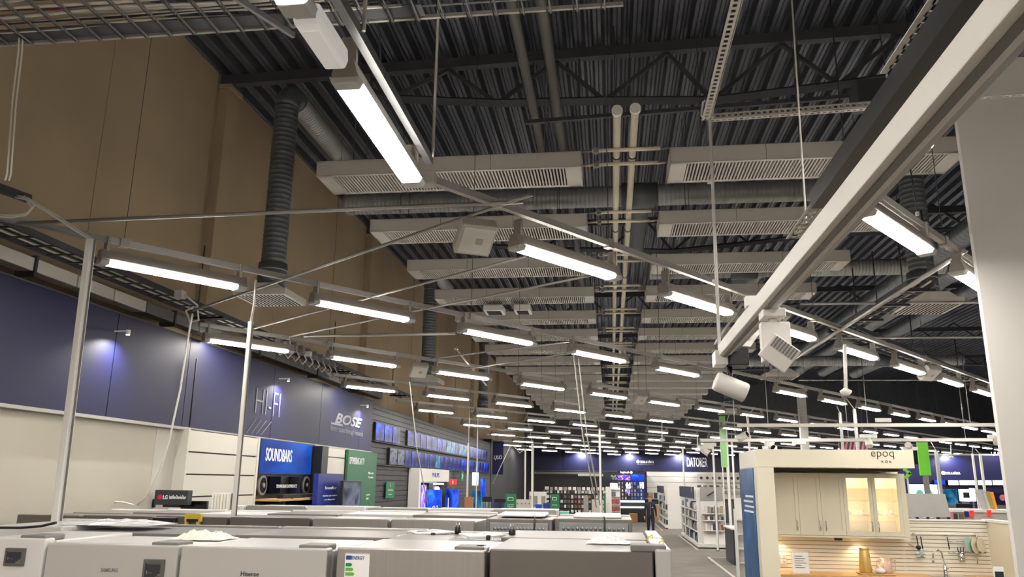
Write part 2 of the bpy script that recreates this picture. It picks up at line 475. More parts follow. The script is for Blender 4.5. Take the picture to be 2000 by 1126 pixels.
def duct_skin(b, p, q, r, pitch=0.065, n=20, rib=0.005):
    p, q = Vector(p), Vector(q)
    L = (q - p).length; k = max(2, int(L / pitch))
    pts, rs = [], []
    for i in range(k):
        for f, rr in ((0.0, r), (0.62, r), (0.74, r + rib), (0.88, r + rib)):
            pts.append(p.lerp(q, (i + f) / k)); rs.append(rr)
    pts.append(q); rs.append(r)
    b.tube(pts, rs, n)
    return b
def elbow(c0, c1, c2, r, k=8):
    """quarter bend from c0 through the corner c1 to c2"""
    c0, c1, c2 = Vector(c0), Vector(c1), Vector(c2)
    pts = [(1 - t) ** 2 * c0 + 2 * t * (1 - t) * c1 + t * t * c2 for t in [i / k for i in range(k + 1)]]
    return MB().tube(pts, r, 20)
def drop_duct(x, y, zt, ydir, lb, yend):
    t = thing('drop_duct', (x, y, 4.55), lb, 'duct', 'vertical drop ducts')
    duct_skin(MB(), (x, y, 5.0), (x, y, zt - 0.25), 0.155).build('spiral_pipe', 'duct_dark', t)
    MB().tube([(x, y, 4.66), (x, y, 5.0)], 0.185, 20).build('collar', 'duct_dark', t)
    for z in (4.78, 4.9): MB().tube([(x, y, z), (x, y, z + 0.02)], 0.192, 20).build('collar_band', 'galv', t)
    elbow((x, y, zt - 0.25), (x, y, zt), (x, y + 0.3, zt), 0.16).build('elbow', 'duct_dark', t)
    duct_skin(MB(), (x, y + 0.3, zt), (x, yend, zt), 0.15).build('run', 'galv_duct', t)
    d = MB().box((x - 0.34, y - 0.34, 4.52), (x + 0.34, y + 0.34, 4.60)).prism([(x - 0.30, 4.60), (x + 0.30, 4.60), (x + 0.18, 4.68), (x - 0.18, 4.68)], 'y', y - 0.3, y + 0.3).build('diffuser', 'panel_white', t)
    g = MB()
    for i in range(13):
        for j in range(13):
            g.box((x - 0.29 + i * 0.047, y - 0.29 + j * 0.047, 4.512), (x - 0.275 + i * 0.047, y - 0.268 + j * 0.047, 4.52))
    o = g.build('diffuser_holes', 'grille_back', d); o['kind'] = 'stuff'
drop_duct(-4.30, 9.35, 7.45, 1, 'grey spiral drop duct with square diffuser, nearest one by the brown wall', 12.0)
drop_duct(4.05, 10.45, 7.45, 1, 'dark spiral drop duct with square diffuser, beside the white track at right', 12.0)
drop_duct(-4.25, 18.0, 7.3, 1, 'spiral drop duct with square diffuser, second one along the brown wall', 20.0)
drop_duct(3.6, 17.35, 7.3, 1, 'spiral drop duct with square diffuser, second one right of the cream pipes', 20.0)
drop_duct(-4.25, 26.2, 7.3, 1, 'spiral drop duct with square diffuser, third one along the brown wall', 28.0)
drop_duct(3.85, 26.45, 7.3, 1, 'spiral drop duct with square diffuser, third one right of the cream pipes', 29.0)
for y, z, x0, x1, lb, br in ((12.15, 6.82, -4.4, 3.9, 'large spiral duct crossing the ceiling behind the first panel row', 0.53),
                             (16.86, 6.8, 0.9, 7.0, 'large spiral duct crossing the ceiling behind the fourth panel row', 2.9),
                             (27.2, 6.35, 3.9, 11.5, 'far spiral duct crossing the ceiling right of the panels', 9.0)):
    t = thing('main_duct', (x0, y, z), lb, 'duct')
    duct_skin(MB(), (x0, y, z), (x1, y, z), 0.17, 0.07).build('spiral_pipe', 'galv_duct', t)
    MB().tube([(br - 0.28, y, z), (br + 0.28, y, z)], 0.21, 20).build('tee', 'duct_dark', t)
    duct_skin(MB(), (br, y + 0.18, z), (br, y + 3.2, z), 0.18, 0.07).build('branch', 'duct_dark', t)
    for x in (x0 + 0.8, (x0 + x1) / 2 + .4, x1 - 0.8): MB().tube([(x, y, z + .17), (x, y, 8.4)], 0.006, 5).build('hanger_rod', 'truss', t)
for xx in (6.6, 7.5, 8.6):
    t = tag(duct_skin(MB(), (xx, 14, 6.9), (xx + .2, 34, 6.9), 0.2, 0.16, 14).build('side_duct', 'duct_dark'), 'dark duct running away under the roof, %s one beyond the white track' % ORD[[6.6, 7.5, 8.6].index(xx)], 'duct', 'dark ducts at right')
for k, (x, w) in enumerate(((-2.45, 0.42), (-1.83, 0.36))):
    t = thing('air_unit', (x, 16.4, 5.92), 'small white air unit under the third panel, %s one' % ('left' if k == 0 else 'right'), 'air unit', 'white air units')
    MB().box((x - w / 2, 16.2, 5.84), (x + w / 2, 16.7, 5.97)).build('casing', 'white', t, 0.015)
    MB().box((x - w / 2 + .06, 16.26, 5.834), (x + w / 2 - .06, 16.64, 5.842)).build('grille', 'grille_back', t)
    MB().tube([(x, 16.5, 5.97), (x, 16.5, 8.2)], 0.008, 5).build('hanger_rod', 'truss', t)

# ---------------------------------------------------------------- light rails and tube luminaires
ANG = R(37.082)
DV = Vector((math.sin(ANG), math.cos(ANG), 0)); NV = Vector((math.cos(ANG), -math.sin(ANG), 0))
STEP = 1.965; ZL = 3.965
def make_light():
    t = thing('tube_light', (0, 0, 0), 'light', 'light', 'lit tube luminaires')
    MB().prism([(-.034, .125), (.034, .125), (.056, .05), (.056, .027), (-.056, .027), (-.056, .05)], 'x', 0.0, 1.26).build('housing', 'housing', t)
    MB().prism([(-.068, .026), (-.05, .009), (.05, .009), (.068, .026)], 'x', 0.07, 1.17).build('lens', 'lens', t)  # lip shaped past the housing to throw added light up at the roof
    for a, c in ((0.0, 0.07), (1.17, 1.262)):
        MB().prism([(-.07, .034), (-.054, .0), (.054, .0), (.07, .034)], 'x', a, c).build('end_cap', 'cap_clear', t, 0.006)
    for a in (0.05, 1.2):
        MB().box((a - .012, -.036, .1), (a + .012, .036, .245)).build('hanger_clip', 'housing', t)
    return t
light0 = make_light(); light_used = [False]
def put_light(p, rz, lb, simple=False):
    if not light_used[0]:
        light_used[0] = True; light0.location = p; light0.rotation_euler = (0, 0, rz); light0['label'] = lb; return light0
    return dup(light0, p, rz, lb, skip=('hanger_clip', 'end_cap') if simple else ())
RZ = math.pi / 2 - ANG
rails = [(-6.657, 2.043, 'first', -2.2), (-3.881, 3.991, 'second', -1.0), (-9.603, 4.145, 'third', -1.2), (-12.43, 6.30, 'fourth', -.8)]
for k in range(9): rails.append((-15.25 - 2.84 * k, 8.37 + 2.12 * k + .0, ORD[4 + k], -.5))
FARX = 24
def rail_bar(p, q, lb):
    t = thing('light_rail', p, lb, 'rail', 'light rails')
    MB().bar(p, q, 0.044, 0.05).build('bar', 'rail_grey', t)
    L = (Vector(q) - Vector(p)).length
    k = 1.9
    while k < min(L, 34):
        c = Vector(p).lerp(Vector(q), k / L)
        MB().tube([c, (c.x, c.y, 8.3)], 0.0035, 4).build('hanger_wire', 'truss', t)
        MB().obox(c, (0.07, 0.062, 0.075), Matrix.Rotation(RZ, 3, 'Z')).build('coupling', 'housing', t)
        k += 3.93
    return t
NEAR = {-6.657: 'the rail through the foremost pole', -3.881: 'the rail at the joint box', -9.603: 'the rail over the blue fascia',
        -12.43: 'the rail above the lettering'}
SKIP = {(-6.657, 5)}
for perp, off, nm, ext in rails:
    start = NV * perp + DV * (off + ext)
    if start.x < -5.12: start += DV * ((-5.12 - start.x) / DV.x)
    if perp == -3.881: start = Vector((-1.13, 4.62, 0))
    s_end = 60
    while (NV * perp + DV * s_end).y > 50 or (NV * perp + DV * s_end).x > FARX: s_end -= 0.5
    e = NV * perp + DV * s_end
    if start.y > 46: continue
    desc = NEAR.get(perp, 'the %s rail from the camera' % nm)
    rail_bar((start.x, start.y, ZL + .215), (e.x, e.y, ZL + .215), 'grey light rail, %s' % desc)
    k = 0; cnt = 0
    while True:
        s = off + STEP * k
        if s + 1.3 > s_end: break
        p = NV * perp + DV * s
        if (perp, k) not in SKIP and p.x > -5.2:
            if p.x < -5.06: p = p + DV * .14
            put_light((p.x, p.y, ZL), RZ, 'lit tube light, %s from the left on %s' % (ORD[min(cnt, 24)], desc), simple=k > 11 or perp < -20); cnt += 1
        k += 1
# two more rails right of the white track
for perp, s0, kk, nm in ((-1.70, 4.92, 6, 'the rail beside the white track'), (0.55, 6.4, 4, 'the rail half hidden by the display wall')):
    a = NV * perp + DV * (s0 - .2); e = NV * perp + DV * (s0 + STEP * kk)
    rail_bar((a.x, a.y, ZL + .215), (e.x, e.y, ZL + .215), 'grey light rail, %s' % nm)
    for k in range(kk):
        p = NV * perp + DV * (s0 + STEP * k)
        put_light((p.x, p.y, ZL), RZ, 'lit tube light, %s along %s' % (ORD[k], nm))
# near row running straight away from the camera, its middle tube off
nx = -1.12
t = thing('light_rail', (nx + .1, 1.0, 4.18), 'grey light rail overhead running from the camera to the joint box', 'rail')
MB().bar((nx + .07, 1.0, ZL + .2), (nx + .07, 4.3, ZL + .2), 0.04, 0.05).build('bar', 'galv', t)
for y in (2.9, 4.25): MB().tube([(nx + .1, y, ZL + .2), (nx + .1, y, 8.3)], 0.009, 6).build('hanger_rod', 'rail_grey', t)
put_light((nx, 2.97, ZL), math.pi / 2, 'big lit tube light overhead, nearest the camera')
put_light((nx, 1.22, ZL), math.pi / 2, 'lit tube light cut by the top edge of the photo')
off_t = thing('tube_light', (0, 0, 0), 'white unlit emergency light with added glow between two lit tubes overhead', 'light')
MB().prism([(-.05, .09), (.05, .09), (.056, .03), (.044, -.005), (-.044, -.005), (-.056, .03)], 'x', 0, 0.34).build('housing', 'lens_off', off_t, 0.012)
MB().box((.04, -.036, -.011), (.30, .036, -.005)).build('cover', 'lens_off', off_t)
for a in (0.0, 0.33): MB().box((a - .02, -.04, .02), (a + .02, .04, .07)).build('end_clip', 'cap_clear', off_t)
off_t.location = (nx, 2.53, ZL + .01); off_t.rotation_euler = (0, 0, math.pi / 2)
jb = thing('joint_box', (-1.13, 4.6, 4.15), 'small white joint box where the overhead row meets a rail', 'box')
MB().cbox((-1.13, 4.6, 4.17), (0.10, 0.10, 0.09)).build('casing', 'panel_white', jb, 0.01)
MB().tube([(-1.16, 4.5, 4.1), (-1.24, 4.4, 4.06), (-1.2, 4.3, 4.12), (-1.12, 4.26, 4.05)], 0.012, 6).build('cable', 'cable', jb)
# unseen light rails added behind the camera to brighten fridge fronts and white wall
for q, (perp, s0, kk) in enumerate(((-2.3, -10.0, 4), (-.9, -12.0, 6), (.5, -12, 6), (1.9, -12.0, 6), (3.3, -11, 6), (4.7, -11.0, 7), (6.1, -10, 6), (7.5, -9.0, 6), (10.3, -9.0, 6))):
    a = NV * perp + DV * (s0 - .2); e = NV * perp + DV * (s0 + STEP * kk)
    if a.x < -5.1: a += DV * ((-5.1 - a.x) / DV.x)
    rail_bar((a.x, a.y, ZL + .215), (e.x, e.y, ZL + .215), 'unseen grey light rail added behind the camera, %s one' % ORD[q])
    for k in range(kk):
        p = NV * perp + DV * (s0 + STEP * k)
        if p.x > -5.1: put_light((p.x, p.y, ZL), RZ, 'unseen tube light added behind the camera, %s on the %s rail there' % (ORD[k], ORD[q]))
# right light beyond the track, seen as a bright streak
put_light((1.59, 2.75, ZL), math.pi / 2, 'lit tube light high at right, showing as a streak under the track')

# thin braces between the rails
ZB = 4.16
def brace(p, q, r, lb):
    t = tag(MB().tube([p, q], r, 6).build('brace_tube', 'rail_grey'), lb, 'tube', 'braces between the light rails')
    d = (Vector(q) - Vector(p)).normalized()
    for e, s in ((p, 1), (q, -1)):
        MB().bar(Vector(e) + d * s * 0.0, Vector(e) + d * s * 0.09, r * 2.8, 0.012).build('flat_end', 'galv', t)
for p, q, r, lb in (
    ((-4.456, 5.163, 4.160), (-0.566, 5.047, 4.160), 0.014, 'thin grey tube crossing from the foremost white pole to the joint box'),
    ((-4.718, 8.268, 4.160), (-0.500, 4.914, 4.160), 0.013, 'thin grey brace rising past the white loudspeaker to the big spiral duct'),
    ((-4.491, 9.364, 4.160), (-0.689, 6.373, 4.160), 0.012, 'thin grey brace ending at the lit tube right of the loudspeaker'),
    ((-4.267, 9.960, 4.160), (-0.119, 7.031, 4.160), 0.012, 'thin grey brace passing under the third panel row'),
    ((-4.049, 9.935, 4.160), (-1.977, 9.876, 4.160), 0.02, 'level grey tube running from the junction boxes to the second rail'),
    ((-2.793, 11.973, 4.160), (-0.482, 10.536, 4.160), 0.012, 'thin grey brace low in the ceiling above the far tube lights, upper of two'),
    ((-2.545, 13.258, 4.160), (-0.607, 11.580, 4.160), 0.012, 'thin grey brace low in the ceiling above the far tube lights, lower of two'),
    ((2.767, 13.056, 4.160), (2.873, 6.521, 4.160), 0.022, 'grey bar slanting up from the far spiral duct behind the display wall'),
    ((1.429, 10.848, 4.160), (1.405, 8.340, 4.160), 0.016, 'short grey brace beside the rod at the end of the track'),
    ((2.378, 9.945, 4.500), (4.565, 10.017, 4.500), 0.016, 'level grey tube behind the square diffuser at right'),
    ((3.158, 11.851, 4.400), (5.402, 11.901, 4.400), 0.016, 'level grey tube over the right hand row of tube lights'),
    ((3.493, 15.168, 4.200), (6.958, 15.280, 4.200), 0.012, 'thin level tube over the small pendant knob'),
    ((-2.249, 11.269, 4.200), (-2.496, 15.801, 4.200), 0.018, 'short flat bar leaning in front of the brown wall')):
    brace(p, q, r, lb)

# ---------------------------------------------------------------- cable trays, wall duct, cables
def ladder(name, p, q, w, lb, m, rung=0.3, cat='cable tray'):
    t = thing(name, p, lb, cat)
    d = (Vector(q) - Vector(p)).normalized(); s = Vector((d.y, -d.x, 0)).normalized()
    L = (Vector(q) - Vector(p)).length
    for a in (-1, 1):
        MB().bar(Vector(p) + s * a * w / 2, Vector(q) + s * a * w / 2, 0.018, 0.06).build('side_rail', m, t)
    k = 0.1; i = 0
    while k < L:
        c = Vector(p) + d * k
        MB().bar(c - s * w / 2 - Vector((0, 0, .02)), c + s * w / 2 - Vector((0, 0, .02)), 0.022, 0.012).build('rung', m, t)
        k += rung
    for a in (0.12, 0.4, 0.7, 0.95):
        c = Vector(p) + d * (L * a)
        MB().bar(c - s * (w / 2 + .05) - Vector((0, 0, .05)), c + s * (w / 2 + .05) - Vector((0, 0, .05)), 0.04, 0.03).build('bracket', 'black', t)
        MB().tube([c - s * w / 2, (c.x - s.x * w / 2, c.y - s.y * w / 2, c.z + .9)], 0.01, 5).build('hanger_rod', 'truss_dark', t)
    for j in range(4):
        o = -w / 2 + .05 + j * w / 5
        MB().tube([Vector(p) + s * o + d * (L * u) + Vector((0, 0, .012 + .006 * math.sin(u * 20 + j))) for u in [i / 8 for i in range(9)]], 0.011, 5).build('cable', 'cable_black' if j % 2 else 'cable', t)
    return t
ladder('cable_ladder', (-4.98, 2.5, 4.30), (-4.98, 19.0, 4.30), 0.3, 'dark cable ladder with rungs running along the brown wall above the fascia', 'truss_dark', 0.27)
t = thing('wall_duct', (-5.33, 2.2, 4.2), 'pale square cable duct in short lengths along the brown wall', 'duct')
y = 2.2
for i in range(26):
    MB().box((-5.40, y, 4.13), (-5.24, y + 0.58, 4.255)).build('duct_section', 'panel_white' if i < 10 else 'pipe_dark', t, 0.006)
    y += 0.6
    if i % 4 == 2: MB().box((-5.42, y - .03, 4.08), (-5.22, y - .0, 4.275)).build('bracket', 'truss_dark', t)
ladder('cable_ladder', (3.271, 11.402, 4.450), (9.189, 19.818, 4.450), 0.4, 'dark cable ladder over the right hand row of tube lights', 'truss_dark', 0.3)
ladder('cable_ladder', (3.399, 11.992, 4.500), (3.460, 8.960, 4.500), 0.3, 'dark cable ladder slanting up behind the right square diffuser', 'truss', 0.25)
# basket tray at the top left with cables
t = thing('wire_basket_tray', (-2.5, 3.3, 4.62), 'wire basket tray full of cables across the upper left corner', 'cable tray')
y0, y1, z0 = 3.12, 3.50, 4.60
b = MB()
for yy, zz in ((y0, z0 + .06), (y0, z0), (y0 + .19, z0), (y1, z0 + .06)):
    b.tube([(-4.6, yy, zz), (0.1, yy, zz + .02)], 0.0055, 5)
b.bar((-4.6, y1, z0 - .004), (.1, y1, z0 + .016), .016, .02)
b.build('long_wires', 'rail_grey', t)['kind'] = 'stuff'
k = -4.6
while k < 0.1:
    MB().tube([(k, y0, z0 + .06), (k, y0, z0 - .008), (k, y1, z0 - .008), (k, y1, z0 + .06)], 0.0055, 5).build('cross_wire', 'pipe_dark', t)
    MB().tube([(k + .018, y0, z0 - .008), (k + .018, y1, z0 - .008)], 0.0055, 5).build('cross_wire', 'pipe_dark', t); k += 0.135
for j in range(13):
    yy = y0 + .02 + j * .021
    MB().tube([(-4.6 + .36 * u, yy + .012 * math.sin(u * 1.9 + j), z0 + .014 + .012 * (j % 3) + .006 * math.sin(u * 1.3 + 2 * j)) for u in range(11)], 0.009, 5).build('cable', 'cable_red' if j == 5 else ('cable_black' if j in (2, 9) else 'cable'), t)
MB().box((-4.6, y0 + .26, z0 + .004), (-0.9, y1 - .02, z0 + .012)).build('base_strip', 'truss', t)  # dark colour stands for galvanised steel in shadow
MB().bar((-1.95, y0 - .4, z0 - .05), (-1.62, y1 + .03, z0 - .03), 0.02, 0.03).build('support_arm', 'galv', t)
for x in (-3.4, -0.95): MB().tube([(x, y1, z0), (x, y1, 8.2)], 0.005, 5).build('hanger_wire', 'galv', t)
# bundle of cables hanging at the far left, dark trunk with loops
cb = thing('cable_bundle', (-3.143, 3.450, 4.647), 'pale cables dropping from the basket tray at far left to the dark trunk end', 'cables')
for j in range(2):
    o = j * .016
    MB().tube([(-3.384, 3.450, 4.789), (-3.216, 3.450, 4.715), (-3.148, 3.450, 4.641), (-3.133, 3.450, 4.523), (-3.115, 3.450, 4.220), (-3.072, 3.450, 3.813), (-3.077, 3.450, 3.779)], 0.0045, 6).build('cable', 'cable', cb).location = (o, o * .4, 0)
tk = thing('cable_channel', (-3.773, 4.200, 4.057), 'dark square trunk end with white cables at the left edge', 'trunk')
MB().bar((-3.919, 4.000, 4.084), (-3.902, 4.600, 4.131), 0.05, 0.05).build('channel', 'truss_dark', tk)
for j in range(3):
    MB().tube([(-3.879, 4.500, 4.108), (-3.819, 4.600, 4.069), (-3.794, 4.750, 4.043), (-3.739, 4.900, 3.989), (-3.692, 5.000, 3.951)], 0.006, 5).build('cable', 'cable', tk).location = (0, .012 * j, .008 * j)
for j in range(2):
    MB().tube([(-3.829, 4.400, 4.065), (-3.746, 4.400, 4.045), (-3.700, 4.400, 3.990), (-3.734, 4.400, 3.939), (-3.841, 4.400, 3.928), (-4.064, 4.400, 3.949)], 0.006, 6).build('loop', 'cable', tk).location = (.012 * j, 0, .012 * j)
# junction boxes with cable drops on the third rail
p0, p1 = Vector((-4.685, 10.591, 4.220)), Vector((-4.730, 12.964, 4.220))
for j in range(9):
    c = p0.lerp(p1, j / 8)
    t = thing('junction_box', c, 'small grey socket box with cable loops, %s of the row over the dark fascia' % ORD[j], 'socket box', 'socket boxes on the cable ladder')
    MB().cbox(c, (0.09, 0.09, 0.08)).build('casing', 'panel_white' if j in (1, 4) else 'grey_plastic', t, 0.008)
    MB().tube([c + Vector((.03, 0, -.04)), c + Vector((.09, 0, -.14)), c + Vector((.02, .03, -.2)), c + Vector((-.05, .05, -.12))], 0.011, 6).build('cable', 'cable', t)
    MB().cbox(c + Vector((0, 0, .06)), (0.05, 0.05, 0.05)).build('plug', 'black' if j == 0 else 'grey_plastic', t)
t = thing('junction_box', (-4.777, 8.068, 4.300), 'single white socket box with a cable coil on the cable ladder', 'socket box')
c = Vector((-4.777, 8.068, 4.300))
MB().cbox(c, (0.1, 0.1, 0.09)).build('casing', 'panel_white', t, 0.008)
MB().tube([c + Vector((.05, 0, 0)), c + Vector((.16, 0.1, -.1)), c + Vector((.14, .2, -.25)), c + Vector((0.04, .2, -.28)), c + Vector((.02, .12, -.16)), c + Vector((.12, .1, -.12))], 0.012, 6).build('cable', 'cable', t)
# cable hanging from the coil down to the display wall
tag(MB().tube([(-4.224, 7.400, 3.933), (-4.240, 7.400, 3.731), (-4.265, 7.400, 3.159), (-4.322, 7.400, 2.646), (-4.383, 7.400, 2.360), (-4.499, 7.400, 2.107), (-4.576, 7.400, 2.043)], 0.010, 6).build('hanging_cable', 'cable'), 'pale cable curving down in front of the blue fascia to the fridge tops', 'cable')
tag(MB().tube([(-5.03, 9.02, 3.72), (-5.03, 9.02, 2.9)], 0.008, 6).build('wall_cable', 'cable_black'), 'thin black cable down the blue fascia', 'cable')

# loudspeakers and such hung from the rails
def speaker(c, lb, s=1.0):
    c = Vector(c)
    t = thing('ceiling_speaker', c, lb, 'loudspeaker', 'white hung loudspeakers')
    rot = Matrix.Rotation(R(28), 3, 'Z') @ Matrix.Rotation(R(-36), 3, 'X')
    MB().obox(c, (0.27 * s, 0.27 * s, 0.1 * s), rot).build('cabinet', 'panel_white', t, 0.012)
    MB().obox(c + rot @ Vector((0, 0, -.052 * s)), (0.23 * s, 0.23 * s, 0.008), rot).build('grille', 'white', t)
    MB().obox(c + rot @ Vector((0.02, 0.0, -.058 * s)), (0.05 * s, 0.05 * s, 0.006), rot).build('badge', 'panel_white', t)
    MB().bar(c + Vector((-.06, 0, .03)), c + Vector((-.06, 0, .16)), 0.05, 0.01).build('bracket', 'galv', t)
speaker((-0.950, 5.360, 4.020), 'white square loudspeaker hung under the rail in front of the second panel row')
speaker((-3.031, 12.232, 4.020), 'white loudspeaker hung under the rail in front of the far drop duct')
speaker((1.604, 9.476, 4.020), 'white loudspeaker behind the end of the white track')
speaker((0.617, 16.708, 4.020), 'white loudspeaker under the far rails in mid ceiling')
speaker((4.941, 12.902, 4.020), 'white loudspeaker on the rail left of the display wall')

# power poles, cords
def pole(base, top, r, lb, cord=None, m='wing_white'):
    if base[1] > 10: base = (top[0], base[1], 0.015)
    t = thing('power_pole', base, lb, 'pole', 'power poles')
    d = Vector(top) - Vector(base)
    MB().bar(base, top, 2 * r, 1.5 * r).build('post', m, t, 0.004)
    MB().bar(Vector(base) + Vector((r * 1.02, 0, 0)), Vector(top) + Vector((r * 1.02, 0, 0)), 0.004, r * .5).build('groove', 'grey_plastic', t)
    MB().cbox(base, (3.2 * r, 3.2 * r, 0.03)).build('foot', 'grey_plastic', t)
    if cord: MB().tube([top] + list(cord), 0.011, 6).build('cord', 'cable', t)
pole((-3.60, 5.0, 0.015), (-3.693, 5.000, 3.959), 0.030, 'white power pole standing before the blue fascia, foremost')
pole((-3.235, 6.7, 0.015), (-3.249, 6.700, 3.693), 0.022, 'white power pole with a cord at its tip, second from left', [(-3.207, 6.650, 3.864), (-3.164, 6.550, 4.049)])
pole((-3.62, 20, 0.015), (-3.591, 20.000, 3.239), 0.028, 'far white power pole in front of the television wall, left of the two', [(-3.579, 20.000, 3.817), (-3.586, 20.000, 4.116)])
pole((-3.30, 20.3, 0.015), (-3.412, 20.300, 3.579), 0.014, 'far white power pole in front of the television wall, right of the two', [(-3.410, 20.300, 4.103)])
pole((-2.44, 25, 0.015), (-2.450, 25.000, 3.469), 0.04, 'white power pole with its tip bent left, before the dark back wall', [(-2.550, 25.000, 3.961), (-2.751, 25.000, 4.683)])
pole((-2.78, 25.4, 0.015), (-2.718, 25.400, 3.326), 0.028, 'thin white power pole with slack cord beside the bent one', [(-2.897, 25.400, 3.197), (-3.064, 25.400, 3.388), (-3.180, 25.400, 3.452)])
pole((-0.33, 25, 0.015), (-0.349, 25.000, 3.952), 0.038, 'white power pole before the blue back fascia', [(-0.392, 25.000, 4.284)])
pole((5.15, 27, 0.015), (3.769, 27.000, 4.165), 0.05, 'white power pole beside the pale green banner strip', [(3.925, 27.000, 4.619)])
pole((4.75, 30, 0.015), (3.695, 30.000, 3.704), 0.04, 'white power pole in front of the white lettering', [(3.697, 30.000, 4.129)])
pole((6.0, 33, 0.015), (4.817, 33.000, 4.010), 0.04, 'white power pole right of the pale green strip', [(4.837, 33.000, 4.376)])
pole((2.6, 36, 0.015), (3.125, 36.000, 3.866), 0.04, 'white power pole left of the white lettering on blue')
pole((6.1, 19, 0.015), (5.229, 19.000, 3.934), 0.03, 'white power pole over the kitchen header, left one', [(5.174, 19.000, 4.086)], 'rail_grey')
pole((6.6, 19, 0.015), (5.551, 19.000, 4.016), 0.035, 'white power pole over the kitchen header, right one', [(5.393, 19.000, 4.274)], 'rail_grey')
pole((4.2, 20, 0.015), (3.331, 20.000, 3.931), 0.03, 'white power pole rising behind the left corner of the kitchen', [(3.514, 20.000, 4.143)], 'wing_white')
pole((9.5, 24, 0.015), (9.127, 24.000, 3.288), 0.05, 'grey power pole left of the blue far wall', [(9.018, 24.000, 3.544)], 'rail_grey')
pole((11.3, 24, 0.015), (10.087, 24.000, 3.224), 0.03, 'white power pole before the lit white screens, left one', [(10.127, 24.000, 3.436)])
pole((11.8, 24, 0.015), (10.289, 24.000, 3.211), 0.035, 'white power pole before the lit white screens, right one', [(10.184, 24.000, 3.352)])
t = thing('steel_column', (7.3, 23, 0), 'pale grey building column behind the light tracks', 'column')
MB().bar(((5.327, 23.000, 4.849)[0], 23, 0), (5.327, 23.000, 4.849), 0.2, 0.2).build('shaft', 'rail_grey', t)
MB().cbox((5.330, 23.000, 4.892), (0.3, 0.3, 0.06)).build('cap_plate', 'rail_grey', t)
for (p, q, lb) in (((-3.113, 12.000, 3.803), (-2.987, 13.000, 1.923), 'long pale cord slanting down before the dark slat wall'),
                   ((-3.130, 25.000, 3.434), (-3.695, 25.000, 2.222), 'pale cord slanting left before the dark back wall'),
                   ((-0.412, 9.000, 3.745), (-0.191, 10.000, 2.011), 'long thin cord slanting before the back wall, left strand'),
                   ((-0.354, 9.000, 3.685), (-0.147, 10.000, 2.042), 'long thin cord slanting before the back wall, right strand')):
    m = (Vector(p) + Vector(q)) / 2 + Vector((-.03, 0, -.05))
    tag(MB().tube([p, m, q], 0.008, 5).build('slack_wire', 'cable'), lb, 'cord', 'slack cords')
for (p, q, r, m, lb) in (((1.013, 3.900, 4.905), (0.990, 3.900, 3.441), .005, 'white', 'white wire holding the middle of the near light track'),
                   ((-2.170, 6.500, 6.867), (-2.073, 6.500, 5.890), .007, 'truss', 'thin dark wire left of the overhead tube light'),
                   ((2.324, 7.500, 7.221), (2.325, 7.500, 5.126), .007, 'truss_dark', 'thin dark wire dropping past the slotted steel strip'),
                   ((2.939, 8.000, 7.516), (2.981, 8.000, 6.525), .007, 'truss_dark', 'thin dark wire beside the dark metal box'),
                   ((2.576, 6.000, 6.185), (2.589, 6.000, 5.449), .007, 'truss_dark', 'thin wire with a pale clip beyond the track'),
                   ((2.329, 6.000, 4.763), (2.344, 6.000, 4.303), .005, 'truss_dark', 'short thin wire in front of the right drop duct')):
    t = tag(MB().tube([p, q], r, 5).build('hanging_wire', m), lb, 'wire', 'single hanging wires')
    MB().cbox(Vector(q) + Vector((0, 0, .012)), (.02, .02, .03)).build('clip', 'white', t)

# ---------------------------------------------------------------- near light track, slotted steel, white display wall
tr = thing('light_track', (0.72, 3.2, 3.1), 'long white spotlight track running away overhead at right', 'light track')
MB().prism([(.685, 3.085), (.755, 3.085), (.755, 3.16), (.685, 3.16)], 'y', 0.9, 5.06).build('channel', 'wing_white', tr, 0.004)
MB().box((.71, 0.9, 3.078), (.73, 5.05, 3.086)).build('slot', 'grey_plastic', tr)
MB().box((.764, 0.9, 3.105), (.79, 5.0, 3.15)).build('side_channel', 'rail_grey', tr)
MB().box((.66, 5.02, 3.03), (.74, 5.18, 3.12)).build('end_feed', 'white', tr, 0.006)
MB().box((.745, 4.98, 3.02), (.86, 5.16, 3.13)).build('adapter', 'black', tr, 0.006)
MB().tube([(0.731, 5.200, 4.915), (0.70, 5.1, 3.15)], 0.011, 8).build('hanger_rod', 'white', tr)
for z in (4.3, 3.6): MB().cbox((0.70, 5.15, z), (.03, .03, .02)).build('rod_clip', 'white', tr)
MB().cbox((.70, 3.92, 3.18), (.05, .07, .05)).build('clamp', 'white', tr)
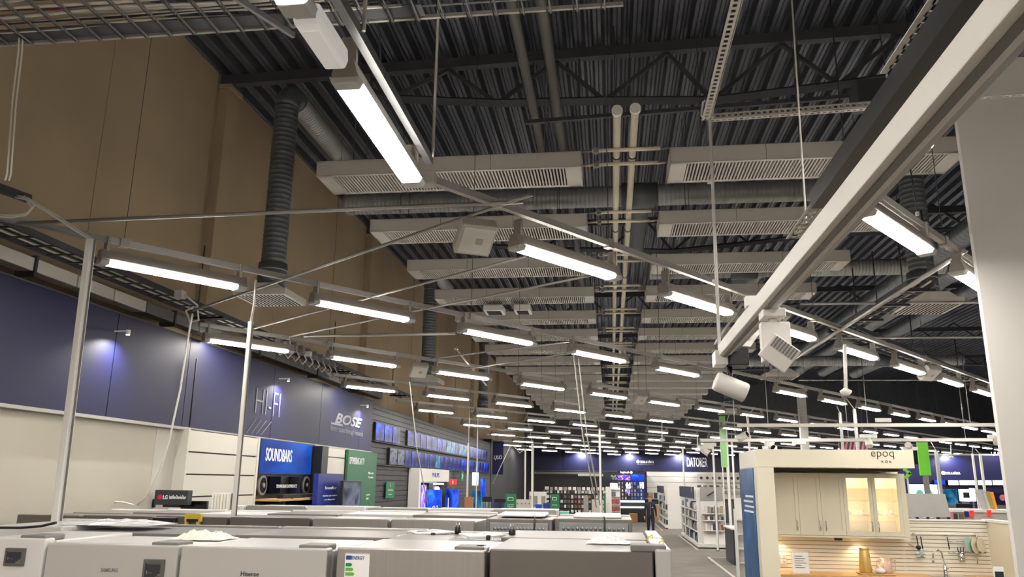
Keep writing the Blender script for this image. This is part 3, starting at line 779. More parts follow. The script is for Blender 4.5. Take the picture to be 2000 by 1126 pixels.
# dark beam beside the track with a slotted end
bm_ = thing('dark_beam', (.83, 2.6, 3.5), 'dark square beam with slotted steel ends beside the white track', 'beam')
MB().prism([(.785, 3.34), (.85, 3.34), (.85, 3.41), (.785, 3.41)], 'y', 1.2, 3.0).build('beam', 'black', bm_)
def slotted(p, q, w, m, parent, step=0.05, name='slotted_strip', side=None):
    """flat steel strip with a row of real slots"""
    p, q = Vector(p), Vector(q); d = (q - p).normalized()
    s = Vector(side) if side else d.cross(Vector((0, 0, 1))).normalized()
    b = MB(); L = (q - p).length; nrm = d.cross(s)
    for o in (-w * .36, w * .36):
        c0, c1 = p + s * o, q + s * o; hw = w * .14
        b.add([e + s * a * hw + nrm * t * .0015 for e in (c0, c1) for a, t in ((-1, -1), (1, -1), (1, 1), (-1, 1))], [(3, 2, 1, 0), (4, 5, 6, 7), (0, 1, 5, 4), (1, 2, 6, 5), (2, 3, 7, 6), (3, 0, 4, 7)])
    k = 0.0
    while k < L:
        c0, c1 = p + d * k, p + d * min(L, k + step * .42)
        b.add([e + s * a * w * .3 + nrm * t * .0015 for e in (c0, c1) for a, t in ((-1, -1), (1, -1), (1, 1), (-1, 1))], [(3, 2, 1, 0), (4, 5, 6, 7), (0, 1, 5, 4), (1, 2, 6, 5), (2, 3, 7, 6), (3, 0, 4, 7)])
        k += step
    return b.build(name, m, parent)
slotted((.815, 3.0, 3.36), (.815, 3.45, 3.36), 0.06, 'rail_grey', bm_, 0.06)
slotted((.80, 1.5, 3.42), (.80, 2.1, 3.42), 0.07, 'white', bm_, 0.05)
ss = thing('slotted_steel', (.70, 5.2, 4.78), 'pale slotted steel strips hung from the roof, meeting at a corner over the track', 'steel strip')
slotted((.70, 1.5, 4.80), (.70, 5.2, 4.78), 0.055, 'panel_white', ss, 0.05)
slotted((.735, 1.5, 4.82), (.735, 5.2, 4.80), 0.045, 'panel_white', ss, 0.05, side=(0, 0, 1))
slotted((0.717, 5.200, 4.774), (2.108, 5.200, 4.821), 0.04, 'panel_white', ss, 0.04, side=(0, 1, 0))
slotted((0.723, 5.230, 4.820), (2.125, 5.230, 4.874), 0.04, 'panel_white', ss, 0.04, side=(0, 0, 1))
slotted((2.424, 5.200, 4.854), (2.927, 5.200, 4.866), 0.04, 'panel_white', ss, 0.04, side=(0, 1, 0))
MB().cbox((0.731, 5.200, 4.856), (.05, .05, .12)).build('corner_plate', 'panel_white', ss)
MB().tube([(0.707, 5.200, 4.932), (0.688, 5.200, 4.917), (0.673, 5.200, 4.819), (0.697, 5.200, 4.791)], .008, 6).build('bent_hook', 'white', ss)
t = thing('metal_box', (2.45, 7, 5.8), 'dark square metal box above the slotted steel strip', 'box')
MB().box((2.30, 6.9, 5.70), (2.58, 7.15, 5.94)).build('casing', 'truss', t, 0.01)
MB().box((2.31, 6.893, 5.71), (2.57, 6.9, 5.93)).build('lid', 'truss_dark', t)
MB().tube([(2.58, 7, 5.78), (2.66, 7, 5.74), (2.95, 7.1, 5.75)], .014, 6).build('cable', 'cable', t)
# square projector spot on the track
sp = thing('track_spot', (.75, 3.69, 3.0), 'white box shaped spotlight with ribbed face under the track', 'spotlight', 'spotlights on the near track')
MB().box((.70, 3.62, 3.045), (.80, 3.74, 3.085)).build('adapter', 'white', sp, 0.005)
MB().tube([(.75, 3.68, 3.05), (.75, 3.68, 3.02)], .02, 10).build('stem', 'white', sp)
MB().box((.69, 3.64, 2.84), (.82, 3.70, 3.025)).build('driver_box', 'wing_white', sp, 0.006)
rm = Matrix.Rotation(R(38), 3, 'Y') @ Matrix.Rotation(R(12), 3, 'X')
hd = MB().obox((.75, 3.585, 2.87), (.135, .08, .12), rm).build('lamp_head', 'wing_white', sp, 0.006)
f_ = MB()
for k in range(8): f_.obox(Vector((.75, 3.585, 2.87)) + rm @ Vector((-.05 + k * .0145, -.045, .03)), (.006, .012, .05), rm)
f_.build('cooling_rib', 'grey_plastic', hd)
def round_spot(c, d, r, L, lb, group, parent_z=None, lit=False):
    c, d = Vector(c), Vector(d).normalized()
    t = thing('track_spot', c, lb, 'spotlight', group)
    a, e = c - d * L / 2, c + d * L / 2
    MB().tube([a, a + d * L * .08, e - d * .004, e], [r * .9, r, r, r * .94], 20).build('lamp_head', 'wing_white', t)
    MB().tube([e - d * .001, e + d * .004], [r * .94, r * .9], 20).build('rim', 'black', t)
    MB().tube([e + d * .004, e + d * .006], r * .8, 16).build('lens', 'spot_lens' if lit else 'black_gloss', t)
    MB().tube([c, c + Vector((0, 0, r * 2.2))], r * .28, 8).build('stem', 'black', t)
    if parent_z: MB().cbox((c.x, c.y, parent_z), (r * 4.2, r * 1.6, r * 1.0)).build('adapter', 'white', t, 0.004)
    return t
round_spot((0.753, 5.080, 2.896), (.92, .1, -.38), .062, .2, 'large white cylinder spotlight at the end of the near track', 'spotlights on the near track')

dw = thing('display_wall', (3, 6.05, 0), 'tall white display wall cutting the right edge of the photo', 'display wall')
a, c, e = (2.738, 6.050, 5.148), (3.179, 6.050, 5.613), (2.742, 6.050, 1.711)
MB().prism([(e[0] + (e[0] - a[0]) * e[2] / (a[2] - e[2]), 0), (a[0], a[2]), (c[0], c[2]), (6.5, c[2]), (6.5, 0)], 'y', 6.05, 6.10).build('front_panel', 'wing_white', dw, 0.003)
MB().box((a[0] + .4, 6.10, 0), (a[0] + .46, 6.5, 4.6)).build('rear_brace', 'wing_white', dw)
MB().box((6.4, 6.10, 0), (6.46, 6.5, 4.6)).build('rear_brace', 'wing_white', dw)

# ---------------------------------------------------------------- left wall: fascia, lower wall, slat walls, televisions
fa = thing('blue_fascia', (-5.13, 2, 2.88), 'long dark blue fascia with silver lettering high on the left wall', 'fascia')
ys = (1.0, 4.4, 7.55, 9.02, 11.55, 13.6, 15.88, 16.75)
for y0, y1 in zip(ys[:-1], ys[1:]):
    MB().box((-5.20, y0 + .006, 2.90), (-5.13, y1 - .006, 3.975)).build('panel', 'navy', fa)
MB().box((-5.6, 1.0, 2.9), (-5.2, 16.75, 3.96)).build('backing', 'black_wall', fa)
MB().box((-5.22, 1.0, 2.868), (-5.118, 16.75, 2.90)).build('edge_strip', 'rail_grey', fa)
MB().box((-5.22, 1.0, 3.975), (-5.12, 16.75, 3.99)).build('top_strip', 'truss', fa)
text('HI-FI', (-5.128, 10.96, 3.235), .86, .36, 'ink_silver', fa, 'L', .006, bold=-.022)
for k in range(4): MB().bar((-5.126, 10.75 + .16 * k, 2.93), (-5.126, 11.02 + .18 * k, 3.15), .004, .008).build('line', 'ink_grey', fa)
text('BOSE', (-5.128, 14.35, 3.335), 1.65, .2, 'ink_silver', fa, 'L', .006, bold=.03, slant=.35)
MB().box((-5.13, 14.15, 3.30), (-5.124, 14.8, 3.335)).build('logo_bar', 'ink_silver', fa)
text('Better sound through research', (-5.128, 14.15, 3.15), 1.95, .13, 'ink_silver', fa, 'L', .004)
for k, (y, z) in enumerate(((7.5, 3.72), (11.7, 3.76), (15.82, 3.74), (3.2, 3.72))):
    t = thing('wall_washer', (-5.02, y, z), 'small washer lamp on the blue fascia casting a fan of light, %s from the camera' % ORD[(k + 1) % 4], 'lamp', 'fascia washer lamps')
    MB().tube([(-4.97, y, z + .07), (-4.97, y, z + .02)], .022, 12).build('head', 'white', t)
    MB().bar((-5.125, y, z + .06), (-4.985, y, z + .06), .012, .012).build('arm', 'white', t)
    MB().tube([(-4.97, y, z + .02), (-4.97, y, z + .016)], .018, 12).build('lens', 'spot_lens', t)
    lamp('washer_light', 'SPOT', (-4.95, y, z + .0), 62, (1, .97, .93), .012, (R(0), R(6), 0), 152, 1.0)
lw = thing('lower_wall', (-5.16, 2, 0), 'cream lower wall of smooth boards under the blue fascia', 'wall lining')
for y0, y1 in ((1.0, 3.6), (3.6, 6.15), (6.15, 8.62)):
    MB().box((-5.3, y0 + .006, 0), (-5.2, y1 - .006, 2.88)).build('board', 'cream_wall', lw)
MB().box((-5.24, 6.12, 0), (-5.19, 6.18, 2.88)).build('joint_strip', 'panel_white', lw)
MB().box((-5.5, 8.62, 0), (-5.2, 9.1, 2.865)).build('end_board', 'panel_white', lw)

def slat_wall(name, y0, y1, z0, z1, pitch, m, lb, x=-5.15, gap=.018, cols=1, back='groove'):
    t = thing(name, (x, y0, z0), lb, 'slat wall')
    MB().box((x - .04, y0, z0), (x - .02, y1, z1)).build('back_board', back, t)
    z = z0
    while z < z1 - .02:
        for c in range(cols):
            a = y0 + (y1 - y0) * c / cols; e = y0 + (y1 - y0) * (c + 1) / cols
            MB().box((x - .02, a + (.004 if cols > 1 else 0), z + gap / 2), (x, e - (.004 if cols > 1 else 0), min(z1, z + pitch - gap / 2))).build('slat', m, t)
        z += pitch
    return t
slat_wall('white_slat_wall', 9.1, 11.0, 1.55, 2.88, .265, 'slat_white', 'white slat wall with wide boards left of the blue shop sign', x=-5.06, cols=1)
MB().box((-5.3, 9.06, 0), (-5.05, 9.1, 2.88)).build('side_panel', 'slat_white', bpy.data.objects['white_slat_wall'])
MB().box((-5.09, 11.0, 0), (-5.05, 11.06, 2.88)).build('side_panel', 'slat_white', bpy.data.objects['white_slat_wall'])
slat_wall('small_slat_wall', 13.55, 14.85, 1.5, 2.86, .3, 'slat_white', 'small white slat wall between the blue shop sign and green board', x=-5.06)
t = thing('soundbar_sign', (-5.08, 11.1, 2.37), 'glowing blue sign with white capital lettering above the wooden shelves', 'sign')
MB().box((-5.12, 11.08, 2.37), (-5.05, 13.25, 2.88)).build('box', 'black', t)
MB().box((-5.05, 11.10, 2.385), (-5.045, 13.1, 2.87)).build('face', 'sign_glow', t)
text('SOUNDBARS', (-5.045, 11.27, 2.56), .98, .19, 'ink_white', t, 'L', .004, bold=.012)
sb = thing('speaker_display', (-5.08, 11.1, 1.5), 'black display bay with round speaker cones above wooden shelves', 'display')
MB().box((-5.2, 11.06, 0), (-5.09, 13.5, 2.37)).build('back_panel', 'black', sb)
MB().box((-5.09, 13.2, 1.5), (-4.9, 13.5, 2.86)).build('side_panel', 'black', sb)
for y in (11.28, 12.98):
    MB().tube([(-5.09, y, 2.21), (-5.05, y, 2.21)], .14, 20).build('cone_ring', 'grey_plastic', sb)
    MB().tube([(-5.05, y, 2.21), (-5.047, y, 2.21)], .11, 20).build('cone', 'black_gloss', sb)
    MB().tube([(-5.047, y, 2.21), (-5.03, y, 2.21)], .035, 14).build('dust_cap', 'grey_plastic', sb)
for y in (11.7, 12.5): MB().box((-5.09, y - .2, 2.09), (-5.05, y + .2, 2.34)).build('speaker_panel', 'black_gloss', sb)
text('SOUNDBAR EXPERIENCE', (-5.047, 11.75, 2.17), .8, .05, 'ink_white', sb, 'L', .003)
for k, z in enumerate((2.02, 1.84, 1.66)):
    t = thing('oak_shelf', (-4.9, 11.2, z), 'light oak shelf carrying a black soundbar, %s from the top' % ORD[k], 'shelf', 'oak soundbar shelves')
    MB().box((-5.09, 11.12, z - .03), (-4.72, 13.35, z)).build('board', 'oak', t)
    for y in (11.5, 13.0): MB().box((-5.08, y, z - .09), (-4.8, y + .03, z - .03)).build('bracket', 'black', t)
    s_ = thing('soundbar', (-4.9, 11.4, z + .001), 'long black soundbar on the oak shelf, %s from the top' % ORD[k], 'soundbar', 'soundbars on oak shelves')
    MB().box((-4.95, 11.55 + .2 * k, z + .002), (-4.84, 12.9, z + .06)).build('body', 'black', s_, .01)
    MB().box((-4.84, 11.6 + .2 * k, z + .01), (-4.836, 12.85, z + .052)).build('grille', 'grille_back', s_)
    MB().bar((-4.80, 11.45, z + .06), (-4.72, 11.6, z + .005), .03, .008).build('stand', 'black', s_)
def board(name, y0, y1, z0, z1, x, m, lb, cat, thick=.05, lines=(), tm='ink_white', frame=None):
    t = thing(name, (x, y0, z0), lb, cat)
    MB().box((x - thick, y0, z0), (x, y1, z1)).build('panel', m, t, .003)
    if frame: MB().box((x - thick - .01, y0 - .02, z0 - .02), (x - .005, y1 + .02, z1 + .02)).build('frame', frame, t)
    for s, y, z, w, h in lines: text(s, (x + .001, y, z), w, h, tm, t, 'L', .003)
    return t
board('green_wall_board', 14.88, 16.78, 1.4, 2.87, -5.0, 'green_board', 'dark green information board right of the small white slat wall', 'board',
      lines=(('OPTIMERING AV TV', 14.95, 2.60, .95, .13), ('Mer om', 16.2, 2.42, .36, .05), ('TV-paket', 16.2, 2.33, .36, .05), ('Just for', 16.15, 1.98, .24, .05), ('you', 16.15, 1.90, .16, .05), ('Support', 16.1, 1.6, .4, .05)))
board('blue_poster', 12.3, 13.5, 1.45, 2.39, -4.6, 'poster_navy', 'tall blue poster panel in front of the slat wall', 'poster', .08,
      (('Soundbar', 12.62, 2.15, .55, .045), ('Find the right sound for', 12.55, 2.03, .68, .03), ('your living room', 12.62, 1.97, .5, .03), ('i', 12.9, 1.83, .02, .05)))
t = thing('demo_screen', (-4.4, 12.95, 1.4), 'demo television showing grey glass buildings before the green board', 'television')
MB().box((-4.45, 12.92, 1.35), (-4.40, 13.9, 2.29)).build('casing', 'black', t, .004)
MB().box((-4.40, 12.96, 1.4), (-4.397, 13.86, 2.26)).build('screen', 'screen_d', t)

ts = slat_wall('dark_slat_wall', 16.8, 34.3, 1.0, 3.92, .118, 'slat_dark', 'dark grey slat wall covered with rows of televisions', x=-5.18, back='black_wall', gap=.014)
MB().box((-5.6, 16.76, 1.0), (-5.18, 16.8, 3.98)).build('end_panel', 'black', ts)
def make_tv():
    t = thing('wall_television', (0, 0, 0), 'tv', 'television', 'wall televisions')
    MB().box((-.05, 0, 0), (0, .66, .385)).build('casing', 'black', t, .004)
    return t
scr = ['screen_a', 'screen_b', 'screen_c', 'screen_d']
tvs = []
for r, (z, nrow, seq) in enumerate(((3.16, 'upper', 'aacxcccccacbbcbbcccaccc'), (2.66, 'lower', 'ddcccccbcccccacacbccaccc'))):
    y = 16.98 if r == 0 else 18.2
    for k, ch in enumerate(seq):
        if ch == 'x': y += .70; continue
        if y > 33.4: break
        t = thing('wall_television', (-5.12, y, z), 'wall mounted television with a blue picture in the %s row, %s from its near end' % (nrow, ORD[k]), 'television', 'wall televisions')
        MB().box((-5.17, y, z), (-5.12, y + .66, z + .385)).build('casing', 'black', t)
        MB().box((-5.12, y + .012, z + .012), (-5.117, y + .648, z + .373)).build('screen', 'screen_' + ch, t)
        y += .70
    tag(box('mounting_ledge', (-5.17, 16.9, z - .035), (-5.10, 33.5, z - .015), 'truss_dark'), 'thin dark ledge under the %s row of televisions' % nrow, 'ledge')
board('green_notice', 18.05, 18.75, 1.9, 2.27, -5.12, 'green_sign', 'small green notice on the dark slat wall', 'sign', .02, (('i', 18.37, 2.16, .03, .07), ('Beratning', 18.2, 2.06, .38, .045), ('TV och ljud', 18.2, 1.97, .3, .03)))
# bright white television booth
bt = thing('television_booth', (-4.9, 18.6, 0), 'white television booth with violet screen and lit interior on the slat wall', 'booth')
MB().box((-5.16, 20.2, 0), (-4.88, 20.4, 2.62)).build('left_jamb', 'wing_white', bt)
MB().box((-5.16, 20.4, 2.28), (-4.86, 23.9, 2.62)).build('header', 'wing_white', bt)
MB().box((-5.16, 23.8, 0), (-4.88, 23.9, 2.3)).build('right_jamb', 'black', bt)
MB().box((-5.16, 20.4, 0), (-5.14, 23.8, 2.28)).build('back_panel', 'black', bt)
MB().box((-4.88, 20.42, 1.4), (-4.86, 20.95, 2.2)).build('violet_screen', 'screen_violet', bt)
MB().box((-5.1, 21.0, 1.2), (-4.8, 21.5, 2.25)).build('dark_side', 'black_gloss', bt)
MB().box((-5.13, 21.6, 2.2), (-4.95, 23.6, 2.24)).build('light_strip', 'neon_white', bt)
MB().box((-5.12, 21.8, 1.55), (-5.10, 23.0, 2.15)).build('show_screen', 'screen_show', bt)
MB().box((-5.12, 20.4, 1.3), (-4.6, 23.8, 1.42)).build('counter', 'white', bt)
text('PHILIPS', (-4.858, 21.6, 2.40), .9, .12, 'ink_blue', bt, 'L', .004)
text('OLED+', (-5.10, 23.05, 1.92), .7, .22, 'neon_white', bt, 'L', .01)
board('exit_sign_running', 26.4, 26.75, 2.32, 2.62, -4.95, 'green_sign', 'small green and white escape sign high on the slat wall', 'sign', .04, (('>', 26.46, 2.37, .2, .2),))
# floor displays just past the fridges
def promo(name, x0, x1, y, z0, z1, m, lb, cat='display stand', lines=(), tm='ink_white', thick=.06):
    t = thing(name, ((x0 + x1) / 2, y, 0), lb, cat)
    MB().box((x0, y, z0), (x1, y + thick, z1)).build('panel', m, t, .004)
    MB().box((x0 + .03, y + thick * .3, 0), (x1 - .03, y + thick * .8, z0)).build('post', 'black', t)
    MB().box((x0 - .02, y - .15, 0), (x1 + .02, y + .25, .03)).build('foot', 'black', t)
    for s, fx, fz, w, h in lines: text(s, (x0 + (x1 - x0) * fx, y - .001, z0 + (z1 - z0) * fz), w, h, tm, t, 'F', .003)
    return t
def px_promo(name, u0, v0, u1, v1, Y, m, lb, **k):
    pass
promo('demo_screen', -3.70, -3.40, 16, 1.5, 2.13, 'screen_blue', 'upright blue demo screen with white figures, left of the two by the booth', 'television', (('Q7', .4, .2, .12, .2),))
promo('demo_screen', -3.73, -3.43, 18, 1.5, 2.12, 'screen_a', 'upright blue demo screen with vertical lettering, right of the two by the booth', 'television', (('I', .2, .3, .02, .25),))
pb = promo('product_box_stack', -3.40, -3.2, 18.6, 1.2, 1.95, 'cardboard', 'brown carton standing right of the blue demo screens', 'box')
promo('demo_screen', -3.62, -3.37, 20.8, 1.5, 2.06, 'screen_b', 'narrow teal demo screen behind the left far pole', 'television')
t = thing('exit_sign', (-3.25, 18.2, 2.2), 'small red lit exit sign on a post behind the demo screens', 'sign')
MB().cbox((-3.959, 20.000, 2.276), (.16, .06, .13)).build('box', 'exit_red', t, .005)
MB().box(tuple(Vector((-3.959, 20.000, 2.276)) + Vector((-.015, -.034, -.04))), tuple(Vector((-3.959, 20.000, 2.276)) + Vector((.015, -.03, .04)))).build('bar', 'ink_white', t)
MB().bar(tuple(Vector((-3.959, 20.000, 2.276)) - Vector((0, 0, .06))), (-3.75, 20, 0), .02, .02).build('post', 'grey_plastic', t)

# ---------------------------------------------------------------- refrigerators
def fridge(x0, x1, y0, y1, h, face, body, door, lb, group='rows of refrigerators', hinge=True, back=False):
    hinge = y0 < 3.9
    """face: '-y' doors towards the camera, '+y' away (its back shows), '+x' towards the aisle"""
    t = thing('refrigerator', ((x0 + x1) / 2, (y0 + y1) / 2, 0), lb, 'refrigerator', group)
    D = .065; G = .008
    if face == '-y':
        MB().box((x0, y0 + D + G, .02), (x1, y1, h - .012)).build('cabinet', body, t, .006)
        ds = [('upper_door', (x0, y0, 1.0), (x1, y0 + D, h)), ('lower_door', (x0, y0, .06), (x1, y0 + D, .985))]
        hb = ((x1 - .13, y0 + .01, h - .012), (x1 - .01, y0 + .14, h + .012))
    elif face == '+y':
        MB().box((x0, y0, .02), (x1, y1 - D - G, h - .012)).build('cabinet', body, t, .006)
        ds = [('upper_door', (x0, y1 - D, 1.0), (x1, y1, h)), ('lower_door', (x0, y1 - D, .06), (x1, y1, .985))]
        hb = ((x0 + .01, y1 - .14, h - .012), (x0 + .13, y1 - .01, h + .012))
    else:
        MB().box((x0, y0, .02), (x1 - D - G, y1, h - .012)).build('cabinet', body, t, .006)
        ds = [('upper_door', (x1 - D, y0, 1.0), (x1, y1, h)), ('lower_door', (x1 - D, y0, .06), (x1, y1, .985))]
        hb = ((x1 - .16, y0 + .01, h - .012), (x1 - .02, y0 + .12, h + .014))
    for nm, a, c in ds: MB().box(a, c).build(nm, door, t, .008, 3)
    if hinge: MB().box(*hb).build('hinge_cover', 'grey_plastic', t, .005)
    if face == '-y': MB().box((x0 + .05, y0 + .012, .975), (x1 - .05, y0 + .03, 1.0)).build('grip_recess', 'black', t)
    for fx in (x0 + .05, x1 - .05): MB().tube([(fx, (y0 + y1) / 2, 0), (fx, (y0 + y1) / 2, .03)], .02, 8).build('foot', 'black', t)
    if back:
        b = MB().box((x0 + .03, y0 - .012, .3), (x1 - .03, y0, h - .04)); b.build('back_plate', 'galv', t, .004)
        w = MB()
        for i in range(14):
            for j in range(2):
                cx = x0 + .07 + i * (x1 - x0 - .14) / 13
                w.lathe([(.0, .0), (.014, .0), (.011, .004), (0, .006)], (0, 0, 0), 8)
                for q in range(len(w.v) - 32, len(w.v)):
                    vv = w.v[q]; w.v[q] = Vector((cx + vv.x, y0 - .012 - vv.z, h - .085 - j * .035 + vv.y))
        o = w.build('dimples', 'galv', t); o['kind'] = 'stuff'
        for j in range(6): MB().box((x0 + .06, y0 - .016, h - .2 - j * .1), (x1 - .06, y0 - .012, h - .18 - j * .1)).build('rib', 'galv', t)
        MB().tube([(x0 + .38, y0 + .02, h + .005), (x0 + .385, y0 - .02, h), (x0 + .38, y0 - .03, h - .2), (x0 + .36, y0 - .025, h - .6)], .007, 6).build('mains_lead', 'cable_black', t)
    return t
fx = [(-2.848, 3.300, 2.032)[0], (-2.436, 3.300, 2.015)[0], (-1.824, 3.300, 2.027)[0], (-1.174, 3.300, 2.030)[0], (-1.134, 3.300, 2.025)[0], (-0.513, 3.300, 2.032)[0], (-0.498, 3.300, 2.040)[0], (0.100, 3.300, 2.053)[0]]
h1, h2, h3, h4, h5 = (-2.566, 3.300, 2.038)[2], (-2.131, 3.300, 2.021)[2], (-1.531, 3.300, 2.023)[2], (-0.826, 3.300, 2.030)[2], (-0.198, 3.300, 2.047)[2]
f1 = fridge(fx[0], fx[1] - .01, 3.3, 3.95, h1, '-y', 'fridge_white', 'fridge_white', 'white refrigerator with a dark info tag at the lower left corner', 'front row of refrigerators')
f2 = fridge(fx[1], fx[2] - .006, 3.3, 3.95, h2, '-y', 'fridge_white', 'fridge_silver', 'light grey refrigerator with small grey lettering and a tag at its right side', 'front row of refrigerators')
f3 = fridge(fx[2] + .006, fx[3], 3.3, 3.97, h3, '-y', 'fridge_silver', 'fridge_silver', 'silver refrigerator with dark lettering left of the brushed steel one', 'front row of refrigerators')
f4 = fridge(fx[4], fx[5], 3.3, 3.97, h4, '-y', 'steel', 'steel', 'brushed steel refrigerator with a colourful energy label', 'front row of refrigerators')
f5 = fridge(fx[6], fx[7] + .13, 3.32, 3.98, h5, '+x', 'steel_dark', 'fridge_silver', 'dark sided refrigerator at the aisle, its doors facing right', 'front row of refrigerators')
def flat_tag(parent, x0, z0, w, h, y=3.3):
    o = MB().box((x0, y - .014, z0), (x0 + w, y - .001, z0 + h)).build('info_tag', 'tag_frame', parent, .003)
    MB().box((x0 + .012, y - .016, z0 + .012), (x0 + w - .014, y - .0135, z0 + h - .014)).build('print', 'tag_dark', o)
    m = MB()
    m.box((x0 + .02, y - .0168, z0 + h * .80), (x0 + w * .88, y - .016, z0 + h * .82))
    m.box((x0 + .02, y - .0168, z0 + h * .36), (x0 + w * .26, y - .016, z0 + h * .5)).box((x0 + w * .3, y - .0168, z0 + h * .40), (x0 + w * .48, y - .016, z0 + h * .42))
    m.box((x0 + w * .66, y - .0168, z0 + h * .15), (x0 + w * .9, y - .016, z0 + h * .26)).box((x0 + w * .76, y - .0168, z0 + h * .3), (x0 + w * .9, y - .016, z0 + h * .36))
    m.build('print_lines', 'ink_grey', o)
a = (-2.620, 3.290, 1.923); c = (-2.527, 3.290, 1.997)
flat_tag(f1, a[0], a[2], c[0] - a[0], c[2] - a[2])
a = (-1.974, 3.290, 1.873); c = (-1.880, 3.290, 1.965)
flat_tag(f2, a[0], a[2], c[0] - a[0], c[2] - a[2])
a = (-2.169, 3.300, 1.908); c = (-2.092, 3.300, 1.924)
text('SAMSUNG', a, c[0] - a[0], c[2] - a[2], 'ink_grey', f2, 'F', .002, bold=.01)
a = (-1.542, 3.300, 1.907); c = (-1.463, 3.300, 1.925)
text('Hisense', a, c[0] - a[0], c[2] - a[2], 'ink_dark', f3, 'F', .002, bold=.01)
a = Vector((-1.095, 3.300, 1.886)); c = Vector((-0.991, 3.300, 2.006))
W, H_ = c.x - a.x, c.z - a.z
el = MB().box((a.x, 3.296, a.z - .06), (c.x, 3.2995, c.z)).build('energy_label', 'ink_white', f4)
MB().box((a.x + .004, 3.295, c.z - .024), (a.x + .028, 3.296, c.z - .008)).build('emblem', 'ink_blue', el)
text('ENERG', (a.x + .03, 3.2955, c.z - .023), W * .40, .014, 'ink_blue', el, 'F', .0008, bold=.02)
text('Y', (a.x + .03 + W * .41, 3.2955, c.z - .023), W * .09, .014, 'ink_blue', el, 'F', .0008, bold=.02)
for k, (m_, w) in enumerate((('lab_green', .25), ('lab_lime', .31), ('lab_lime', .36), ('lab_yellow', .41), ('lab_orange', .46))):
    MB().prism([(a.x + .004, c.z - .05 - k * .018), (a.x + .004, c.z - .037 - k * .018), (a.x + W * w, c.z - .037 - k * .018), (a.x + W * w + .006, c.z - .0435 - k * .018), (a.x + W * w, c.z - .05 - k * .018)], 'y', 3.2948, 3.296).build('class_arrow', m_, el)
MB().box((a.x, 3.294, c.z - .001), (c.x, 3.3, c.z + .004)).build('clip_strip', 'acrylic', el)
MB().box(((-0.844, 3.300, 1.936)[0], 3.295, h4 - .125), ((-0.797, 3.300, 1.937)[0], 3.3, h4 - .122)).build('badge', 'chrome', f4)
MB().box((fx[5] - .05, 3.34, h4 - .012), (fx[5] - .0, 3.42, h4 + .012)).build('corner_hinge', 'film', f4, .005)
# rows behind
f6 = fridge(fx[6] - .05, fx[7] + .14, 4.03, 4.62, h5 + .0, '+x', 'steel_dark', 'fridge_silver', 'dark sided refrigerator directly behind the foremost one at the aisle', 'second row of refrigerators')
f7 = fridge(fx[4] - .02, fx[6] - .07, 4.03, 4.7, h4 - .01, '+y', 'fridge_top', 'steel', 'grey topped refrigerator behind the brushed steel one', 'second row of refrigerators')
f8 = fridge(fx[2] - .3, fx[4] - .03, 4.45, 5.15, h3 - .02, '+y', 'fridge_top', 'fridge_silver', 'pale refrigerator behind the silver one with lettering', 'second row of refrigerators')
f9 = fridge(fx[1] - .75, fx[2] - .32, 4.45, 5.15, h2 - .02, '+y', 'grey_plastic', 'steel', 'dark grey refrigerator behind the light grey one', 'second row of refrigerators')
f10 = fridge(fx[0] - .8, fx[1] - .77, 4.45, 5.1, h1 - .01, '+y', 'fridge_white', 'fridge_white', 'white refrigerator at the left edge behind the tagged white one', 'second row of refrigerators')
for k, (x0, x1, lb) in enumerate(((-.985, -.465, 'grey refrigerator seen from behind with dimpled back plate, left of the pair'), (-.445, .15, 'grey refrigerator seen from behind with dimpled back plate, at the aisle'))):
    fridge(x0, x1, 6.35, 7.0, 2.03 + .01 * k, '+y', 'fridge_top', 'fridge_silver', lb, 'third row of refrigerators', back=True)
xs = [-5.0, -4.4, -3.75, -3.1, -2.4, -1.75, -1.05]
for k in range(6):
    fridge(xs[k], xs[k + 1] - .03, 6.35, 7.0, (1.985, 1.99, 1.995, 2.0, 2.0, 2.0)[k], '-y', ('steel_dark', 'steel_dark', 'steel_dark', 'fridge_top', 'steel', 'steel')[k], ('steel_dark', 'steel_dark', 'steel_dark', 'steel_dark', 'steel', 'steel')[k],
           'refrigerator in the middle row facing the camera, %s from the left wall' % ORD[k], 'middle row of refrigerators')
for k in range(6):
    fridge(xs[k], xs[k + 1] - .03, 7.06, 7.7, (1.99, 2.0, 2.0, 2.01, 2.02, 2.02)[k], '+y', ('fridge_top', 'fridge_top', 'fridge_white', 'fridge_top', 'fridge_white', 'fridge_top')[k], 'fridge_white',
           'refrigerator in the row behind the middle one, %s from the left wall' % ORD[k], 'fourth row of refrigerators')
for k in range(6):
    fridge(-4.9 + .72 * k, -4.22 + .72 * k, 8.95, 9.6, 2.0 + .005 * (k % 3), '-y', 'fridge_white' if k % 2 else 'steel', 'steel' if k % 2 else 'fridge_white',
           'pale refrigerator in the farthest row, %s from the left wall' % ORD[k], 'farthest row of refrigerators')
# things lying on the refrigerators
def crumple(name, c, sx, sy, sz, m, lb, cat, seed=1, n=14):
    rnd = random.Random(seed); b = MB(); vs = []
    for j in range(n):
        for i in range(n):
            u, v = i / (n - 1) * 2 - 1, j / (n - 1) * 2 - 1
            e = max(0, 1 - abs(u) ** 2.5) * max(0, 1 - abs(v) ** 2.5)
            vs.append((c[0] + sx * (u + rnd.uniform(-.06, .06)), c[1] + sy * (v + rnd.uniform(-.06, .06)), c[2] + sz * e * rnd.uniform(.35, 1.0) + .002))
    o = len(vs)
    b.add(vs, [(j * n + i, j * n + i + 1, (j + 1) * n + i + 1, (j + 1) * n + i) for j in range(n - 1) for i in range(n - 1)])
    b.add([(x, y, c[2] + .001) for x, y, z in vs], [((j + 1) * n + i, (j + 1) * n + i + 1, j * n + i + 1, j * n + i) for j in range(n - 1) for i in range(n - 1)])
    return tag(b.build(name, m), lb, cat)
